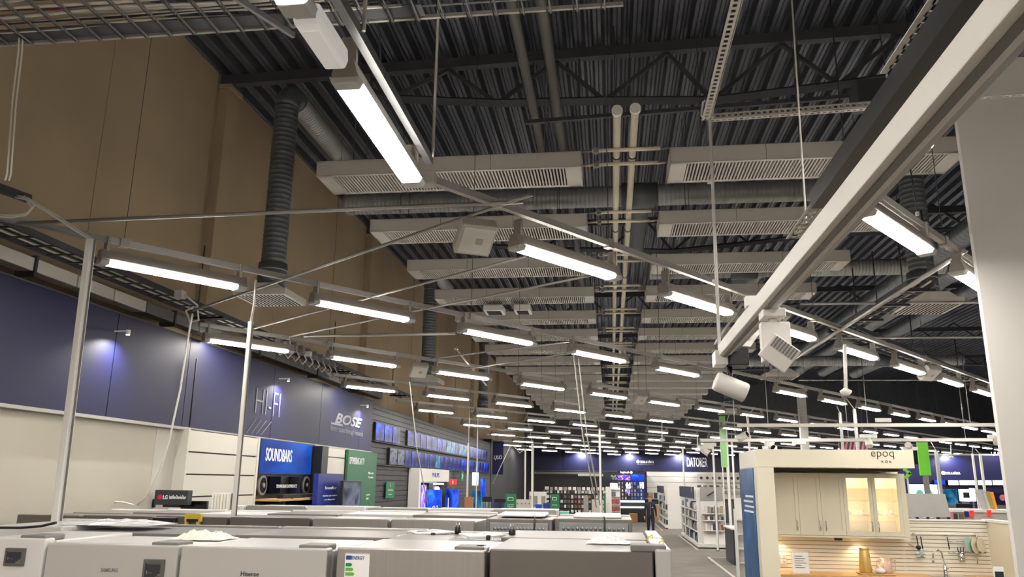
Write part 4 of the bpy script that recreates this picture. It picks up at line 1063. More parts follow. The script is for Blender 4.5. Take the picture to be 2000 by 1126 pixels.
crumple('plastic_bag', (-.02, 3.74, h5 - .01), .095, .07, .04, 'film', 'crumpled clear plastic bag on the dark refrigerator by the aisle', 'bag', 3)
crumple('paper_bag', (-1.98, 3.80, h2 - .008), .13, .11, .05, 'paper', 'crumpled cream paper on the light grey refrigerator', 'paper', 5)
crumple('plastic_bag', (-3.05, 4.78, h1 - .022), .28, .2, .035, 'film', 'flat clear plastic on the white refrigerator at far left', 'bag', 8)
def tray(c, w, d, lb, seed):
    t = thing('bagged_cable', c, lb, 'cable', 'bagged mains leads')
    x, y, z = c
    MB().box((x - w / 2, y - d / 2, z), (x + w / 2, y + d / 2, z + .006)).build('sheet', 'acrylic', t, .002)
    pts = [(x + w * .42 * math.cos(a * 1.0) * (1 - .02 * a), y + d * .4 * math.sin(a) * (1 - .02 * a), z + .016 + .006 * (a % 2)) for a in [i * .42 for i in range(46)]]
    MB().tube(pts, .006, 6).build('coil', 'film', t)
    MB().cbox((x + w * .1, y - d * .5, z + .016), (.022, .022, .024)).build('plug_pin', 'black', t, .004)
    MB().tube([(x + w * .42, y, z + .012), (x + w * .42, y, z + .055)], .018, 8).build('plug', 'black', t)
    for s in (-.008, .008): MB().tube([(x + w * .42 + s, y, z + .055), (x + w * .42 + s, y, z + .075)], .003, 6).build('pin', 'chrome', t)
tray((-1.03, 4.62, h3 - .03), .36, .26, 'clear bagged mains lead with black plug between the silver and steel refrigerators', 1)
tray((-.66, 4.22, h4 - .021), .34, .2, 'clear bagged mains lead with black plug at the rear of the steel refrigerator', 2)
for x, lb in ((-.73, 'left'), (-.12, 'right')):
    tag(MB().prism([(6.5, 2.03), (6.95, 2.03), (6.95, 2.055), (6.5, 2.045)], 'x', x - .19, x + .19).build('packing_slab', 'white', bevel=.008), 'flat white packing slab on the %s refrigerator seen from behind' % lb, 'packing', 'white packing slabs')
t = thing('yellow_bracket', (-3.389, 6.300, 1.964), 'yellow u-shaped packing bracket on a dark refrigerator', 'bracket')
a = Vector((-3.404, 6.330, 1.955))
MB().box((a.x - .07, 6.31, a.z), (a.x + .07, 6.34, a.z + .06)).build('plate', 'yellow', t)
MB().box((a.x - .05, 6.305, a.z), (a.x + .05, 6.312, a.z + .022)).build('slot', 'black', t)
for s in (-.05, .05): MB().box((a.x + s - .01, 6.3, a.z - .03), (a.x + s + .01, 6.33, a.z)).build('prong', 'yellow', t)
tag(MB().box((-3.75, 6.30, 1.93), (-3.55, 6.348, 1.985)).build('black_grip', 'black', bevel=.01), 'black grip block on a dark middle row refrigerator', 'grip')
lg = thing('brand_topper', (-5.135, 9.000, 1.994), 'black sign box with red round logo and white lettering on the fridge tops', 'sign')
a = Vector((-5.122, 8.600, 2.010)); c = Vector((-4.724, 8.600, 2.166))
MB().box((a.x, 8.6, a.z - .005), (c.x, 8.7, c.z)).build('box', 'tag_dark', lg, .004)
MB().tube([(a.x + .07, 8.6, (a.z + c.z) / 2), (a.x + .07, 8.592, (a.z + c.z) / 2)], .028, 18).build('logo', 'ink_red', lg)
text('LG', (a.x + .105, 8.599, (a.z + c.z) / 2 - .022), .055, .044, 'ink_white', lg, 'F', .003, bold=.02)
text('InstaView Door-in-Door', (a.x + .18, 8.599, (a.z + c.z) / 2 - .018), c.x - a.x - .2, .042, 'ink_white', lg, 'F', .003, bold=.01)
MB().box((a.x + .1, 8.62, a.z - .03), (c.x - .1, 8.68, a.z)).build('stand', 'black', lg)
for (p, q, lb) in (((-5.488, 8.700, 1.969), (-5.176, 8.700, 2.063), 'black screen lying behind the sign box, left one'), ((-4.909, 8.800, 1.957), (-4.591, 8.800, 2.047), 'black screen standing right of the sign box')):
    t = thing('dark_monitor', p, lb, 'screen')
    MB().box(p, (q[0], p[1] + .04, q[2])).build('casing', 'black', t, .004)
    MB().box((p[0] + .01, p[1] - .003, p[2] + .01), (q[0] - .01, p[1], q[2] - .01)).build('glass', 'black_gloss', t)
t = thing('leaflet_rack', (-4.386, 8.750, 1.928), 'white leaflet rack of clear sleeves before the white slat wall', 'rack')
a = Vector((-4.489, 8.700, 1.928)); c = Vector((-4.274, 8.700, 2.148))
MB().box((a.x, 8.7, a.z - .02), (c.x, 8.78, c.z)).build('back', 'white', t)
for k in range(6): MB().box((a.x + .01 + k * (c.x - a.x) / 6, 8.68, a.z), (a.x - .006 + (k + 1) * (c.x - a.x) / 6, 8.7, c.z - .02)).build('leaflet', 'paper' if k % 2 else 'white', t)
MB().box((c.x + .01, 8.72, a.z - .02), (c.x + .05, 8.78, c.z - .01)).build('side', 'tag_frame', t)
for (pts, r, m, lb) in (([(-6.157, 8.000, 1.979), (-5.860, 8.000, 1.973), (-5.572, 8.000, 2.013), (-5.345, 8.000, 2.053), (-5.112, 8.000, 2.046), (-4.981, 8.000, 2.017)], .01, 'cable', 'pale cable lying along the far fridge tops'),
                        ([(-3.481, 4.300, 2.012), (-3.353, 4.300, 2.014), (-3.228, 4.300, 2.025), (-3.137, 4.300, 2.046)], .008, 'cable_black', 'black mains lead over the white fridge at left'),
                        ([(0.158, 4.000, 2.018), (0.169, 4.000, 2.051), (0.188, 4.000, 2.060), (0.192, 4.000, 2.028)], .004, 'lab_yellow', 'yellow lead looping up at the aisle fridge, rear one'),
                        ([(0.184, 3.500, 2.017), (0.194, 3.500, 2.062), (0.209, 3.500, 2.069), (0.209, 3.500, 2.028)], .004, 'lab_yellow', 'yellow lead looping up at the aisle fridge, front one')):
    tag(MB().tube(pts, r, 6).build('loose_lead', m), lb, 'cable')

# ---------------------------------------------------------------- white show kitchen
KX0, KX1, KY = 2.25, 4.61, 13.0
kp = thing('kitchen_portal', (3.4, 13.8, 0), 'large cream show kitchen surround with dark lettering on its header', 'kitchen surround')
MB().box((KX0, KY, 0), (KX0 + .265, 14.64, 2.57)).build('left_wall', 'kitchen_cream', kp, .004)
MB().box((KX0, KY, 2.572), (KX1, 14.64, 2.845)).build('header', 'kitchen_cream', kp, .004)
MB().box((KX0 - .012, KY + .25, .02), (KX0 - .001, 14.6, 2.56)).build('photo_side', 'blue_photo', kp)
for k, (a, c, z) in enumerate(((13.35, 14.1, 2.1), (13.4, 14.3, 2.02), (13.35, 14.2, 1.94), (13.4, 14.3, 1.86))):
    MB().box((KX0 - .016, a, z), (KX0 - .012, c, z + .03)).build('print_line', 'ink_white', kp)
MB().box((KX0 + .265, 14.1, 0), (4.72, 14.2, 2.57)).build('rear_wall', 'kitchen_wall', kp)
a = (3.987, 13.000, 2.705); c = (4.323, 13.000, 2.823)
text('epoq', (a[0], KY, a[2]), c[0] - a[0], c[2] - a[2], 'ink_dark', kp, 'F', .006, bold=-.012)
a = (4.133, 13.000, 2.652); c = (4.280, 13.000, 2.692)
text('K Ö K', (a[0], KY, a[2]), c[0] - a[0], c[2] - a[2], 'ink_dark', kp, 'F', .006)
MB().box((KX0 + .27, 13.6, 2.53), (4.6, 13.75, 2.57)).build('gap_shade', 'black', kp)  # black strip stands for the shade between cabinets and header
# wall cabinets
CZ0, CZ1, CY = 1.52, 2.50, 13.75
def shaker_door(par, x0, x1, z0, z1, glass, hx):
    fr = .055
    b = MB().box((x0, CY, z0), (x0 + fr, CY + .02, z1)).box((x1 - fr, CY, z0), (x1, CY + .02, z1)).box((x0 + fr, CY, z0), (x1 - fr, CY + .02, z0 + fr * 1.3)).box((x0 + fr, CY, z1 - fr * 1.3), (x1 - fr, CY + .02, z1))
    d = b.build('door', 'kitchen_cream', par)
    MB().box((x0 + fr, CY + .014, z0 + fr), (x1 - fr, CY + .019, z1 - fr)).build('pane' if glass else 'door_panel', 'glass' if glass else 'kitchen_cream', d)
    h = MB().tube([(hx, CY, z0 + .07), (hx, CY - .03, z0 + .08), (hx, CY - .03, z0 + .21), (hx, CY, z0 + .22)], .008, 8)
    h.build('handle', 'chrome', d)
edges = [2.60, 3.017, 3.372, 3.73, 4.178, 4.62]
for k in range(5):
    x0, x1 = edges[k], edges[k + 1]
    glass = k >= 3
    t = thing('wall_cabinet', ((x0 + x1) / 2, 13.9, CZ0), ('solid door cream wall cabinet, leftmost of the row', 'solid door cream wall cabinet with its handle at the right edge, second of the row', 'solid door cream wall cabinet right beside the glass fronted ones',
               'glass fronted lit wall cabinet holding a small bowl, left one', 'glass fronted lit wall cabinet at the right end of the row')[k], 'cabinet', 'show kitchen wall cabinets')
    b = MB().box((x0, CY + .022, CZ0), (x0 + .016, 14.1, CZ1)).box((x1 - .016, CY + .022, CZ0), (x1, 14.1, CZ1)).box((x0, CY + .022, CZ0), (x1, 14.1, CZ0 + .016)).box((x0, CY + .022, CZ1 - .016), (x1, 14.1, CZ1)).box((x0, 14.085, CZ0), (x1, 14.1, CZ1))
    b.build('carcass', 'cab_inside' if glass else 'kitchen_cream', t)
    shaker_door(t, x0 + .002, x1 - .002, CZ0 + .004, CZ1 - .004, glass, (x1 - .045, x1 - .045, x0 + .045, x1 - .05, x0 + .05)[k])
    if glass:
        for j, z in enumerate((1.84, 2.06, 2.26)):
            MB().box((x0 + .017, CY + .04, z), (x1 - .017, 14.08, z + .008)).build('glass_shelf', 'acrylic', t)
        MB().tube([((x0 + x1) / 2, 13.9, CZ1 - .017), ((x0 + x1) / 2, 13.9, CZ1 - .024)], .04, 14).build('cabinet_lamp', 'lamp_warm', t)
        lamp('cabinet_light', 'POINT', ((x0 + x1) / 2, 13.88, CZ1 - .08), 1.5, (1, .8, .55), .03)
        for z in (1.80, 2.0): lamp('cabinet_light', 'POINT', ((x0 + x1) / 2, 13.9, z), .5, (1, .8, .55), .03)
        for j in range(3):
            g = MB().lathe([(.001, 0), (.028, .002), (.03, .07), (.027, .07), (.025, .006), (.001, .005)], (0, 0, 0), 12)
            for v in g.v: v += Vector((x0 + .12 + .1 * j, 13.92, 1.849))
            tag(g.build('drinking_glass', 'acrylic'), 'clear tumbler, %s from left on the lowest shelf of the %s lit cabinet' % (ORD[j], 'left' if k == 3 else 'right'), 'glass', 'tumblers in lit cabinets, %d' % k)
MB().box((2.55, 13.74, CZ0 - .03), (4.70, 14.1, CZ0 - .002)).build('light_pelmet', 'kitchen_cream', kp)
MB().box((4.62, CY, CZ0), (4.70, 14.1, CZ1)).build('end_panel', 'kitchen_cream', kp)
g = MB().lathe([(.001, 0), (.05, .002), (.075, .05), (.07, .05), (.045, .008), (.001, .006)], (3.98, 13.95, CZ0 + .018), 18)
tag(g.build('small_bowl', 'product_4'), 'small grey bowl at the bottom of the left lit cabinet', 'bowl')
for x, e in ((2.72, 8), (3.98, 10)):
    MB().tube([(x, 13.95, CZ0 - .032), (x, 13.95, CZ0 - .04)], .035, 14).build('puck_lamp', 'lamp_warm', kp)
    lamp('puck_light', 'SPOT', (x, 13.95, CZ0 - .05), e, (1, .74, .45), .03, (R(-8), 0, 0), 130, .6)
tag(MB().box((3.55, 13.76, CZ0 - .075), (3.66, 13.84, CZ0 - .032)).build('sensor_box', 'black', bevel=.006), 'small black sensor box under the wall cabinets', 'sensor')
# slatted splash wall (behind and to the right)
SZ0 = .9
sw = slat_wall  # boards run sideways here
t = thing('splash_slats', (4, 14.1, .9), 'white horizontal board wall behind the show kitchen worktop', 'board wall')
z = .93
while z < 1.76:
    zt = min(1.76, z + .061)
    MB().box((KX0 + .27, 14.08, z), (4.66, 14.10, zt - .008)).build('board', 'kitchen_wall', t)
    MB().box((4.66, 14.08, z), (6.0, 14.10, zt - .008)).build('board', 'kitchen_wall', t)
    z += .061
MB().box((4.66, 14.10, 0), (6.0, 14.18, 1.76)).build('backing', 'grey_plastic', t)
MB().box((KX0 + .27, 14.098, .93), (4.66, 14.1, 1.5)).build('backing', 'grey_plastic', t)
MB().box((4.66, 14.06, 1.762), (6.0, 14.2, 1.785)).build('cap_rail', 'white', t)
t = thing('side_wing_wall', (6.05, 12.5, 0), 'cream side wall running forward at the right of the show kitchen', 'partition')
MB().box((6.0, 11.2, 0), (6.1, 14.2, 1.76)).build('panel', 'kitchen_cream', t)
MB().box((5.98, 11.2, 1.762), (6.12, 14.2, 1.80)).build('cap_rail', 'white', t)
t = thing('base_units', (4, 13.8, 0), 'cream base units with a light oak worktop in the show kitchen', 'worktop')
MB().box((KX0 + .27, 13.52, .1), (5.98, 14.08, .90)).build('cabinets', 'kitchen_cream', t)
MB().box((KX0 + .27, 13.48, .902), (5.98, 14.08, .94)).build('worktop', 'oak', t, .003)
MB().box((KX0 + .27, 13.6, 0), (5.98, 14.0, .098)).build('plinth', 'grey_plastic', t)
# worktop things
WZ = .941
t = thing('acrylic_sign', (2.95, 13.62, WZ), 'upright acrylic sign holder with a white printed sheet on the worktop', 'sign')
MB().box((2.82, 13.6, WZ), (3.08, 13.612, WZ + .34)).build('holder', 'acrylic', t)
MB().box((2.83, 13.598, WZ + .02), (3.07, 13.601, WZ + .32)).build('sheet', 'ink_white', t)
for k, w in enumerate((.12, .16, .14, .18, .10, .15)): MB().box((2.86, 13.596, WZ + .26 - .034 * k), (2.86 + w, 13.598, WZ + .27 - .034 * k)).build('print_line', 'ink_grey', t)
MB().box((2.8, 13.55, WZ), (3.1, 13.68, WZ + .006)).build('foot', 'acrylic', t)
for k, z in enumerate((1.165, 1.075)):
    t = thing('wall_socket', (2.76, 14.08, z), 'white double wall socket on the board wall, %s one' % ('upper' if k == 0 else 'lower'), 'socket', 'sockets on the board wall')
    MB().box((2.68, 14.062, z - .035), (2.83, 14.079, z + .035)).build('plate', 'white', t, .004)
    for x in (2.72, 2.79): MB().tube([(x, 14.062, z), (x, 14.058, z)], .024, 14).build('outlet', 'panel_white', t)
t = thing('gold_canister', (4.0, 13.85, WZ + .02), 'tall matt gold canister on a wooden tray', 'canister')
g = MB().lathe([(.001, 0), (.092, 0), (.096, .01), (.088, .16), (.074, .33), (.07, .34)], (4.0, 13.85, WZ + .021), 24).build('body', 'gold', t)
MB().lathe([(.072, .342), (.075, .345), (.075, .372), (.068, .38), (.001, .382)], (4.0, 13.85, WZ + .021), 24).build('lid', 'gold', t)
tr_ = tag(MB().box((3.88, 13.68, WZ), (4.42, 13.99, WZ + .02)).build('wooden_tray', 'oak', bevel=.008), 'pale wooden tray under the gold canister and teapot', 'tray')
t = thing('teapot', (4.2, 13.78, WZ + .021), 'small white teapot with spout and lid on the wooden tray', 'teapot')
MB().lathe([(.001, 0), (.05, .0), (.085, .03), (.08, .055), (.04, .08), (.03, .084)], (4.2, 13.78, WZ + .021), 22).build('body', 'white_gloss', t)
MB().lathe([(.034, .084), (.02, .095), (.008, .098), (.012, .112), (.001, .118)], (4.2, 13.78, WZ + .021), 16).build('lid', 'white_gloss', t)
MB().tube([(4.13, 13.78, WZ + .06), (4.10, 13.78, WZ + .08), (4.08, 13.78, WZ + .1)], [.016, .012, .009], 10).build('spout', 'white_gloss', t)
MB().tube([(4.15, 13.78, WZ + .1), (4.155, 13.78, WZ + .2), (4.2, 13.78, WZ + .235), (4.245, 13.78, WZ + .2), (4.25, 13.78, WZ + .1)], .005, 8).build('handle', 'copper', t)
t = thing('glass_jug', (4.37, 13.86, WZ + .021), 'rose tinted jug with a square handle on the wooden tray', 'jug')
MB().lathe([(.001, 0), (.085, 0), (.088, .01), (.078, .23), (.074, .23), (.08, .012), (.001, .01)], (4.33, 13.88, WZ + .021), 22).build('body', 'copper', t)
MB().tube([(4.40, 13.88, WZ + .22), (4.47, 13.88, WZ + .22), (4.46, 13.88, WZ + .04), (4.41, 13.88, WZ + .04)], .009, 8).build('handle', 'chrome', t)
for k, x in enumerate((4.24, 4.30)):
    g = MB().lathe([(.001, 0), (.026, .0), (.03, .11), (.027, .11), (.023, .006), (.001, .005)], (x, 13.93, WZ + .021), 14)
    tag(g.build('drinking_glass', 'acrylic'), 'clear tall tumbler behind the teapot, %s one' % ('left', 'right')[k], 'glass', 'tumblers behind the teapot')
t = thing('kitchen_tap', (5.22, 13.9, WZ), 'tall chrome kitchen tap with a curved spout', 'tap')
MB().tube([(5.22, 13.9, WZ), (5.22, 13.9, WZ + .16)], .028, 16).build('body', 'chrome', t)
MB().tube([(5.22, 13.9, WZ + .16), (5.20, 13.9, WZ + .30)] + [(5.13 + .07 * math.cos(q), 13.9, WZ + .31 + .07 * math.sin(q)) for q in [i * .35 for i in range(0, 9)]] + [(5.055, 13.9, WZ + .24)], .013, 12).build('spout', 'chrome', t)
MB().tube([(5.055, 13.9, WZ + .26), (5.05, 13.9, WZ + .19)], .017, 12).build('nozzle', 'chrome', t)
MB().tube([(5.25, 13.9, WZ + .1), (5.31, 13.88, WZ + .12)], .008, 8).build('lever', 'chrome', t)
tag(MB().box((4.95, 13.6, WZ), (5.5, 14.0, WZ + .004)).build('sink_rim', 'chrome', bevel=.002), 'thin chrome sink rim around the tap', 'sink')
ur = thing('utensil_rail', (4.9, 14.05, 1.62), 'white wall rail with black hooks and dish basket over the sink', 'rail')
MB().tube([(4.843, 14.030, 1.555), (5.813, 14.030, 1.565)], .012, 10).build('rod', 'white_gloss', ur)
for q in ((4.859, 14.030, 1.555), (5.345, 14.030, 1.556), (5.789, 14.030, 1.565)):
    MB().cbox(Vector(q) + Vector((0, .025, 0)), (.03, .05, .03)).build('bracket', 'chrome', ur)
for q in ((4.884, 14.020, 1.524), (4.946, 14.020, 1.518), (5.353, 14.020, 1.518)):
    MB().tube([q, Vector(q) + Vector((.012, 0, -.19))], .009, 8).build('hook', 'black', ur)
MB().tube([(5.333, 14.000, 1.275), (5.904, 14.000, 1.288)], .008, 8).build('basket_front', 'chrome', ur)
MB().tube([(5.383, 14.040, 1.446), (5.617, 14.040, 1.451)], .006, 8).build('basket_back', 'chrome', ur)
MB().tube([(5.808, 14.020, 1.566), (5.762, 14.020, 1.120)], .008, 8).build('upright', 'chrome', ur)
for (q, rx, m, lb) in (((5.637, 13.970, 1.409), .085, 'plate_green', 'pale green plate standing in the wall basket'), ((5.744, 13.990, 1.394), .075, 'plate_cream', 'cream plate between the green plate and the end plate'), ((5.826, 13.980, 1.404), .085, 'plate_cream', 'cream plate standing last in the wall basket')):
    q = Vector(q); b = MB()
    ax = Vector((.62, -.78, .1)).normalized()
    b.tube([q - ax * .006, q, q + ax * .012], [.055, .1, .118], 24)
    tag(b.build('plate', m), lb, 'plate', 'plates in the wall basket')
t = thing('utensil_cup', (5.535, 14.000, 1.155), 'metal cup with black utensils under the wall basket', 'cup')
q = Vector((5.526, 14.000, 1.147))
MB().lathe([(.001, 0), (.04, 0), (.048, .14), (.044, .14), (.036, .006), (.001, .005)], q, 16).build('cup', 'chrome', t)
for dx in (-.03, .0, .03): MB().tube([q + Vector((dx * .4, 0, .01)), q + Vector((dx * 1.6, 0, .22))], .007, 6).build('utensil', 'black', t)
t = thing('spice_basket', (4.891, 13.980, 1.213), 'small chrome basket with a black bottle and glass jars', 'basket')
q = Vector((4.889, 13.980, 1.197))
MB().box(q + Vector((-.06, -.04, 0)), q + Vector((.07, .04, .008))).build('base', 'chrome', t)
MB().tube([q + Vector((-.06, -.04, .05)), q + Vector((.07, -.04, .05)), q + Vector((.07, .04, .05)), q + Vector((-.06, .04, .05)), q + Vector((-.06, -.04, .05))], .004, 6).build('rim', 'chrome', t)
for dx, hh, m in ((-.03, .09, 'acrylic'), (.035, .11, 'plate_green')): MB().lathe([(.001, 0), (.024, 0), (.024, hh * .8), (.014, hh), (.001, hh)], q + Vector((dx, 0, .009)), 12).build('jar', m, t)
t = thing('wooden_spoon_set', (4.797, 14.000, 1.366), 'wooden spoon and black ladle hanging from the wall rail', 'utensils')
MB().tube([(4.738, 14.000, 1.404), (4.857, 14.000, 1.344)], .009, 8).build('spoon', 'oak', t)
MB().lathe([(.001, -.04), (.03, -.02), (.038, 0), (.03, .03), (.001, .04)], (4.882, 13.980, 1.346), 12).build('ladle', 'black', t)
t = thing('price_card', (4.983, 11.500, 1.231), 'white price card with a dark photo by the side wall', 'card')
a = Vector((4.910, 11.500, 1.147)); c = Vector((5.042, 11.500, 1.301))
MB().box((a.x, 11.5, a.z - .1), (c.x, 11.51, c.z)).build('card', 'ink_white', t)
MB().box((a.x + .015, 11.497, a.z), (c.x - .01, 11.5, c.z - .06)).build('picture', 'tag_dark', t)
MB().bar((a.x + .05, 11.52, a.z - .1), (a.x + .05, 11.52, 0), .03, .02).build('stand', 'grey_plastic', t)

# light tracks over and behind the kitchen, with spots
for (p, q, lb) in (((2.306, 15.000, 3.355),(6.884, 15.000, 3.377), 'white horizontal spotlight track over the kitchen header, upper one'), ((1.794, 16.500, 3.162),(7.535, 16.500, 3.201), 'white horizontal spotlight track over the kitchen header, lower one')):
    t = thing('light_track', p, lb, 'light track')
    MB().bar(p, q, .045, .06).build('channel', 'wing_white', t)
    MB().bar(Vector(p) + Vector((0, 0, -.032)), Vector(q) + Vector((0, 0, -.032)), .012, .006).build('slot', 'grey_plastic', t)
    for f in (.12, .5, .88):
        c = Vector(p).lerp(Vector(q), f)
        MB().tube([c, c + Vector((0, 0, 1.2))], .008, 6).build('hanger_rod', 'rail_grey', t)
for (q, z, d, lb) in (((2.394, 15.000, 3.152), 3.17, (.7, -.5, .35), 'white cylinder spotlight under the left end of the upper track'), ((4.585, 15.000, 3.072), 3.2, (.1, .5, .8), 'white cylinder spotlight hanging in the middle of the upper track'),
                   ((6.743, 15.000, 3.137), 3.2, (.2, .5, -.8), 'white cylinder spotlight half hidden by the display wall'), ((1.885, 16.500, 2.940), 3.05, (.6, -.4, -.5), 'white cylinder spotlight under the left end of the lower track'),
                   ((3.142, 16.500, 3.069), 3.05, (.4, -.6, -.4), 'small white spotlight above the kitchen header left'), ((5.791, 16.500, 3.055), 3.05, (.4, .6, -.3), 'small white spotlight above the right end of the header')):
    round_spot(q, d, .065, .2, lb, 'spotlights on the far tracks', z - .03)
for (q, lb) in (((4.867, 15.000, 3.454), 'white driver box on the upper track'), ((3.708, 16.500, 3.122), 'white driver box on the lower track over the header'), ((1.972, 16.500, 3.072), 'white driver box at the left end of the lower track')):
    tag(MB().cbox(q, (.26, .07, .07)).build('driver_box', 'wing_white', bevel=.006), lb, 'box')
t = thing('pendant_sensor', (2.418, 8.500, 3.241), 'white pendant rod with a round knob under the right tube lights', 'sensor')
MB().tube([(2.450, 8.500, 3.739), (2.420, 8.500, 3.267)], .018, 10).build('rod', 'white', t)
MB().lathe([(.001, -.05), (.03, -.045), (.055, -.02), (.06, 0), (.03, .02), (.02, .03)], (2.419, 8.500, 3.252), 16).build('knob', 'white', t)
for (p, q, Y, lb) in (((1.647, 26.000, 4.416), (1.622, 26.000, 3.669), 26, 'small white pendant sensor in mid ceiling, left one'), ((3.158, 30.000, 4.034), (3.135, 30.000, 3.516), 30, 'small white pendant sensor in mid ceiling, right one'), ((11.930, 30.000, 3.752), (11.898, 30.000, 3.326), 30, 'small pendant sensor before the blue far wall')):
    t = thing('pendant_sensor', q, lb, 'sensor', 'far pendant sensors')
    MB().tube([p, q], .02, 6).build('rod', 'white', t)
    MB().lathe([(.001, -.06), (.06, -.05), (.09, 0), (.04, .04)], q, 12).build('knob', 'white', t)

# ---------------------------------------------------------------- far back wall
bf = thing('back_fascia', (6, 51.9, 3.0), 'dark blue fascia across the far back wall with white lettering', 'fascia')
x = -5.6
for k in range(9):
    MB().box((x + .01, 51.8, 3.06), (x + 2.49, 51.9, 4.38)).build('panel', 'navy', bf); x += 2.5
MB().box((-5.6, 51.78, 3.02), (16.9, 51.92, 3.06)).build('edge_strip', 'truss', bf)
a = (4.734, 51.800, 3.350); c = (5.994, 51.800, 3.929)
text('DATORER', a, c[0] - a[0], c[2] - a[2], 'ink_white', bf, 'F', .02, bold=.01)
a = (1.835, 51.800, 3.546); c = (2.676, 51.800, 3.744)
text('BOKA & HÄMTA', a, c[0] - a[0], c[2] - a[2], 'ink_white', bf, 'F', .02, bold=.02)
MB().tube([(1.676, 51.800, 3.640), Vector((1.676, 51.800, 3.640)) + Vector((0, -.02, 0))], .1, 16).build('round_mark', 'ink_white', bf)
a = (1.607, 51.800, 3.449); c = (2.666, 51.800, 3.426)
MB().box(a, (c[0], 51.78, c[2] + .03)).build('underline', 'ink_white', bf)
for k, q in enumerate(((-1.896, 51.000, 4.224), (-5.982, 51.000, 4.068), (1.155, 51.000, 4.150), (4.318, 51.000, 4.141))):
    t = thing('wall_washer', q, 'washer lamp shining on the far blue fascia, %s from its left end' % ORD[(1, 0, 2, 3)[k]], 'lamp', 'far washer lamps')
    MB().cbox(q, (.1, .3, .08)).build('head', 'white', t)
    MB().cbox(Vector(q) + Vector((0, 0, -.045)), (.08, .2, .006)).build('lens', 'spot_lens', t)
    lamp('washer_light', 'SPOT', (q[0], 51.2, q[2] - .1), 160, (.95, .95, 1), .04, (R(28), 0, 0), 150, .5)
t = thing('corner_banner', (-4.8, 34.4, 2.6), 'blue end panel with white lettering where the television wall stops', 'banner')
MB().box((-5.1, 34.35, 2.6), (-4.62, 34.45, 4.0)).build('panel', 'navy_deep', t)
text('LJUD', (-5.04, 34.35, 3.2), .36, .2, 'ink_white', t, 'F', .02, slant=.2)
t = slat_wall('far_white_slats', 2.2, 7.9, 1.4, 3.02, .33, 'slat_white', 'white slat wall under the far blue fascia', x=0)
t.location = (0, 0, 0)
for c in list(t.children):
    me = c.data
    for v in me.vertices:
        x, y, z = v.co.x, v.co.y + 2.2, v.co.z + 1.4
        v.co = (y, 51.75 - x, z)
    me.flip_normals()
t = thing('icon_board', (6.6, 51.5, 2.5), 'long pale board with small dark pictures on the far white slats', 'board')
a = Vector((5.295, 51.500, 2.414)); c = Vector((7.874, 51.500, 2.938))
MB().box((a.x, 51.5, a.z), (c.x, 51.56, c.z)).build('panel', 'panel_white', t)
for k in range(7):
    q = Vector((a.x + .25 + k * .37, 51.49, (a.z + c.z) / 2))
    MB().tube([q, q + Vector((0, -.01, 0))], .09, 14).build('picture', 'ink_dark', t)
for k in range(7):
    q = (5.386, 51.300, 2.107)
    o = thing('small_speaker', (q[0] + .36 * k, 51.3, q[2]), 'small dark device below the long icon board, %s from left' % ORD[k], 'device', 'devices under the icon board')
    MB().cbox((q[0] + .36 * k, 51.3, q[2] + .06), (.24, .2, .14)).build('body', 'product_%d' % (2, 5, 7, 2, 4, 7, 5)[k], o, .02)
t = thing('shelf_board', (6.435, 51.300, 1.997), 'white shelf board under the long icon board', 'shelf')
a = (5.256, 51.300, 1.982); c = (7.791, 51.300, 2.014)
MB().box((a[0], 51.1, a[2] - .04), (c[0], 51.5, a[2])).build('board', 'white', t)
# dark gaming corner
t = thing('dark_wall_display', (-2, 51.5, 0), 'dark display wall with a pale strip under the far blue fascia', 'display')
MB().box((-5.6, 51.5, 0), (2.1, 51.7, 3.0)).build('panel', 'black_wall', t)
MB().box((-5.4, 51.44, 2.82), (-.6, 51.5, 2.95)).build('strip', 'grey_plastic', t)
a = (-2.120, 51.400, 2.709); c = (-0.535, 51.400, 2.852)
MB().box(a, (c[0], 51.5, c[2])).build('lit_strip', 'panel_white', t)
lt = thing('gaming_wall', (1.1, 50.5, 0), 'tall black gaming display with white logo lettering and blue panels', 'display')
a = Vector((0.336, 50.500, 0.255)); c = Vector((2.026, 50.500, 3.053))
MB().box((a.x, 50.5, 0), (c.x, 50.7, c.z)).build('panel', 'black', lt)
q = (0.547, 50.480, 2.884); q2 = (1.085, 50.480, 3.012)
text('logitech', q, q2[0] - q[0], q2[2] - q[2], 'neon_white', lt, 'F', .01, bold=.03)
MB().tube([(1.209, 50.480, 2.952), (1.208, 50.450, 2.952)], .07, 14).build('round_logo', 'neon_white', lt)
for (p, q, m) in (((0.382, 50.450, 2.481), (1.141, 50.450, 2.797), 'screen_violet'), ((1.196, 50.450, 2.459), (1.987, 50.450, 2.836), 'screen_blue'), ((-0.058, 50.450, 2.507), (0.356, 50.450, 2.789), 'screen_show'), ((-0.099, 50.450, 1.983), (0.346, 50.450, 2.296), 'lit_white'),
                  ((0.840, 50.420, 1.995), (1.130, 50.420, 2.335), 'lit_white'), ((1.713, 50.420, 2.006), (1.941, 50.420, 2.375), 'lit_white'), ((1.168, 50.440, 1.329), (1.974, 50.440, 2.406), 'poster_navy'), ((0.833, 50.420, 1.690), (1.121, 50.420, 1.968), 'screen_violet')):
    MB().box(p, (q[0], p[1] + .03, q[2])).build('picture_panel', m, lt)
for (p, q) in (((0.353, 50.300, 1.169), (1.968, 50.300, 1.282)), ((0.346, 50.300, 0.836), (1.957, 50.300, 0.920))):
    MB().box(p, (q[0], 50.5, q[2])).build('shelf', 'lit_white', lt)
rnd = random.Random(4)
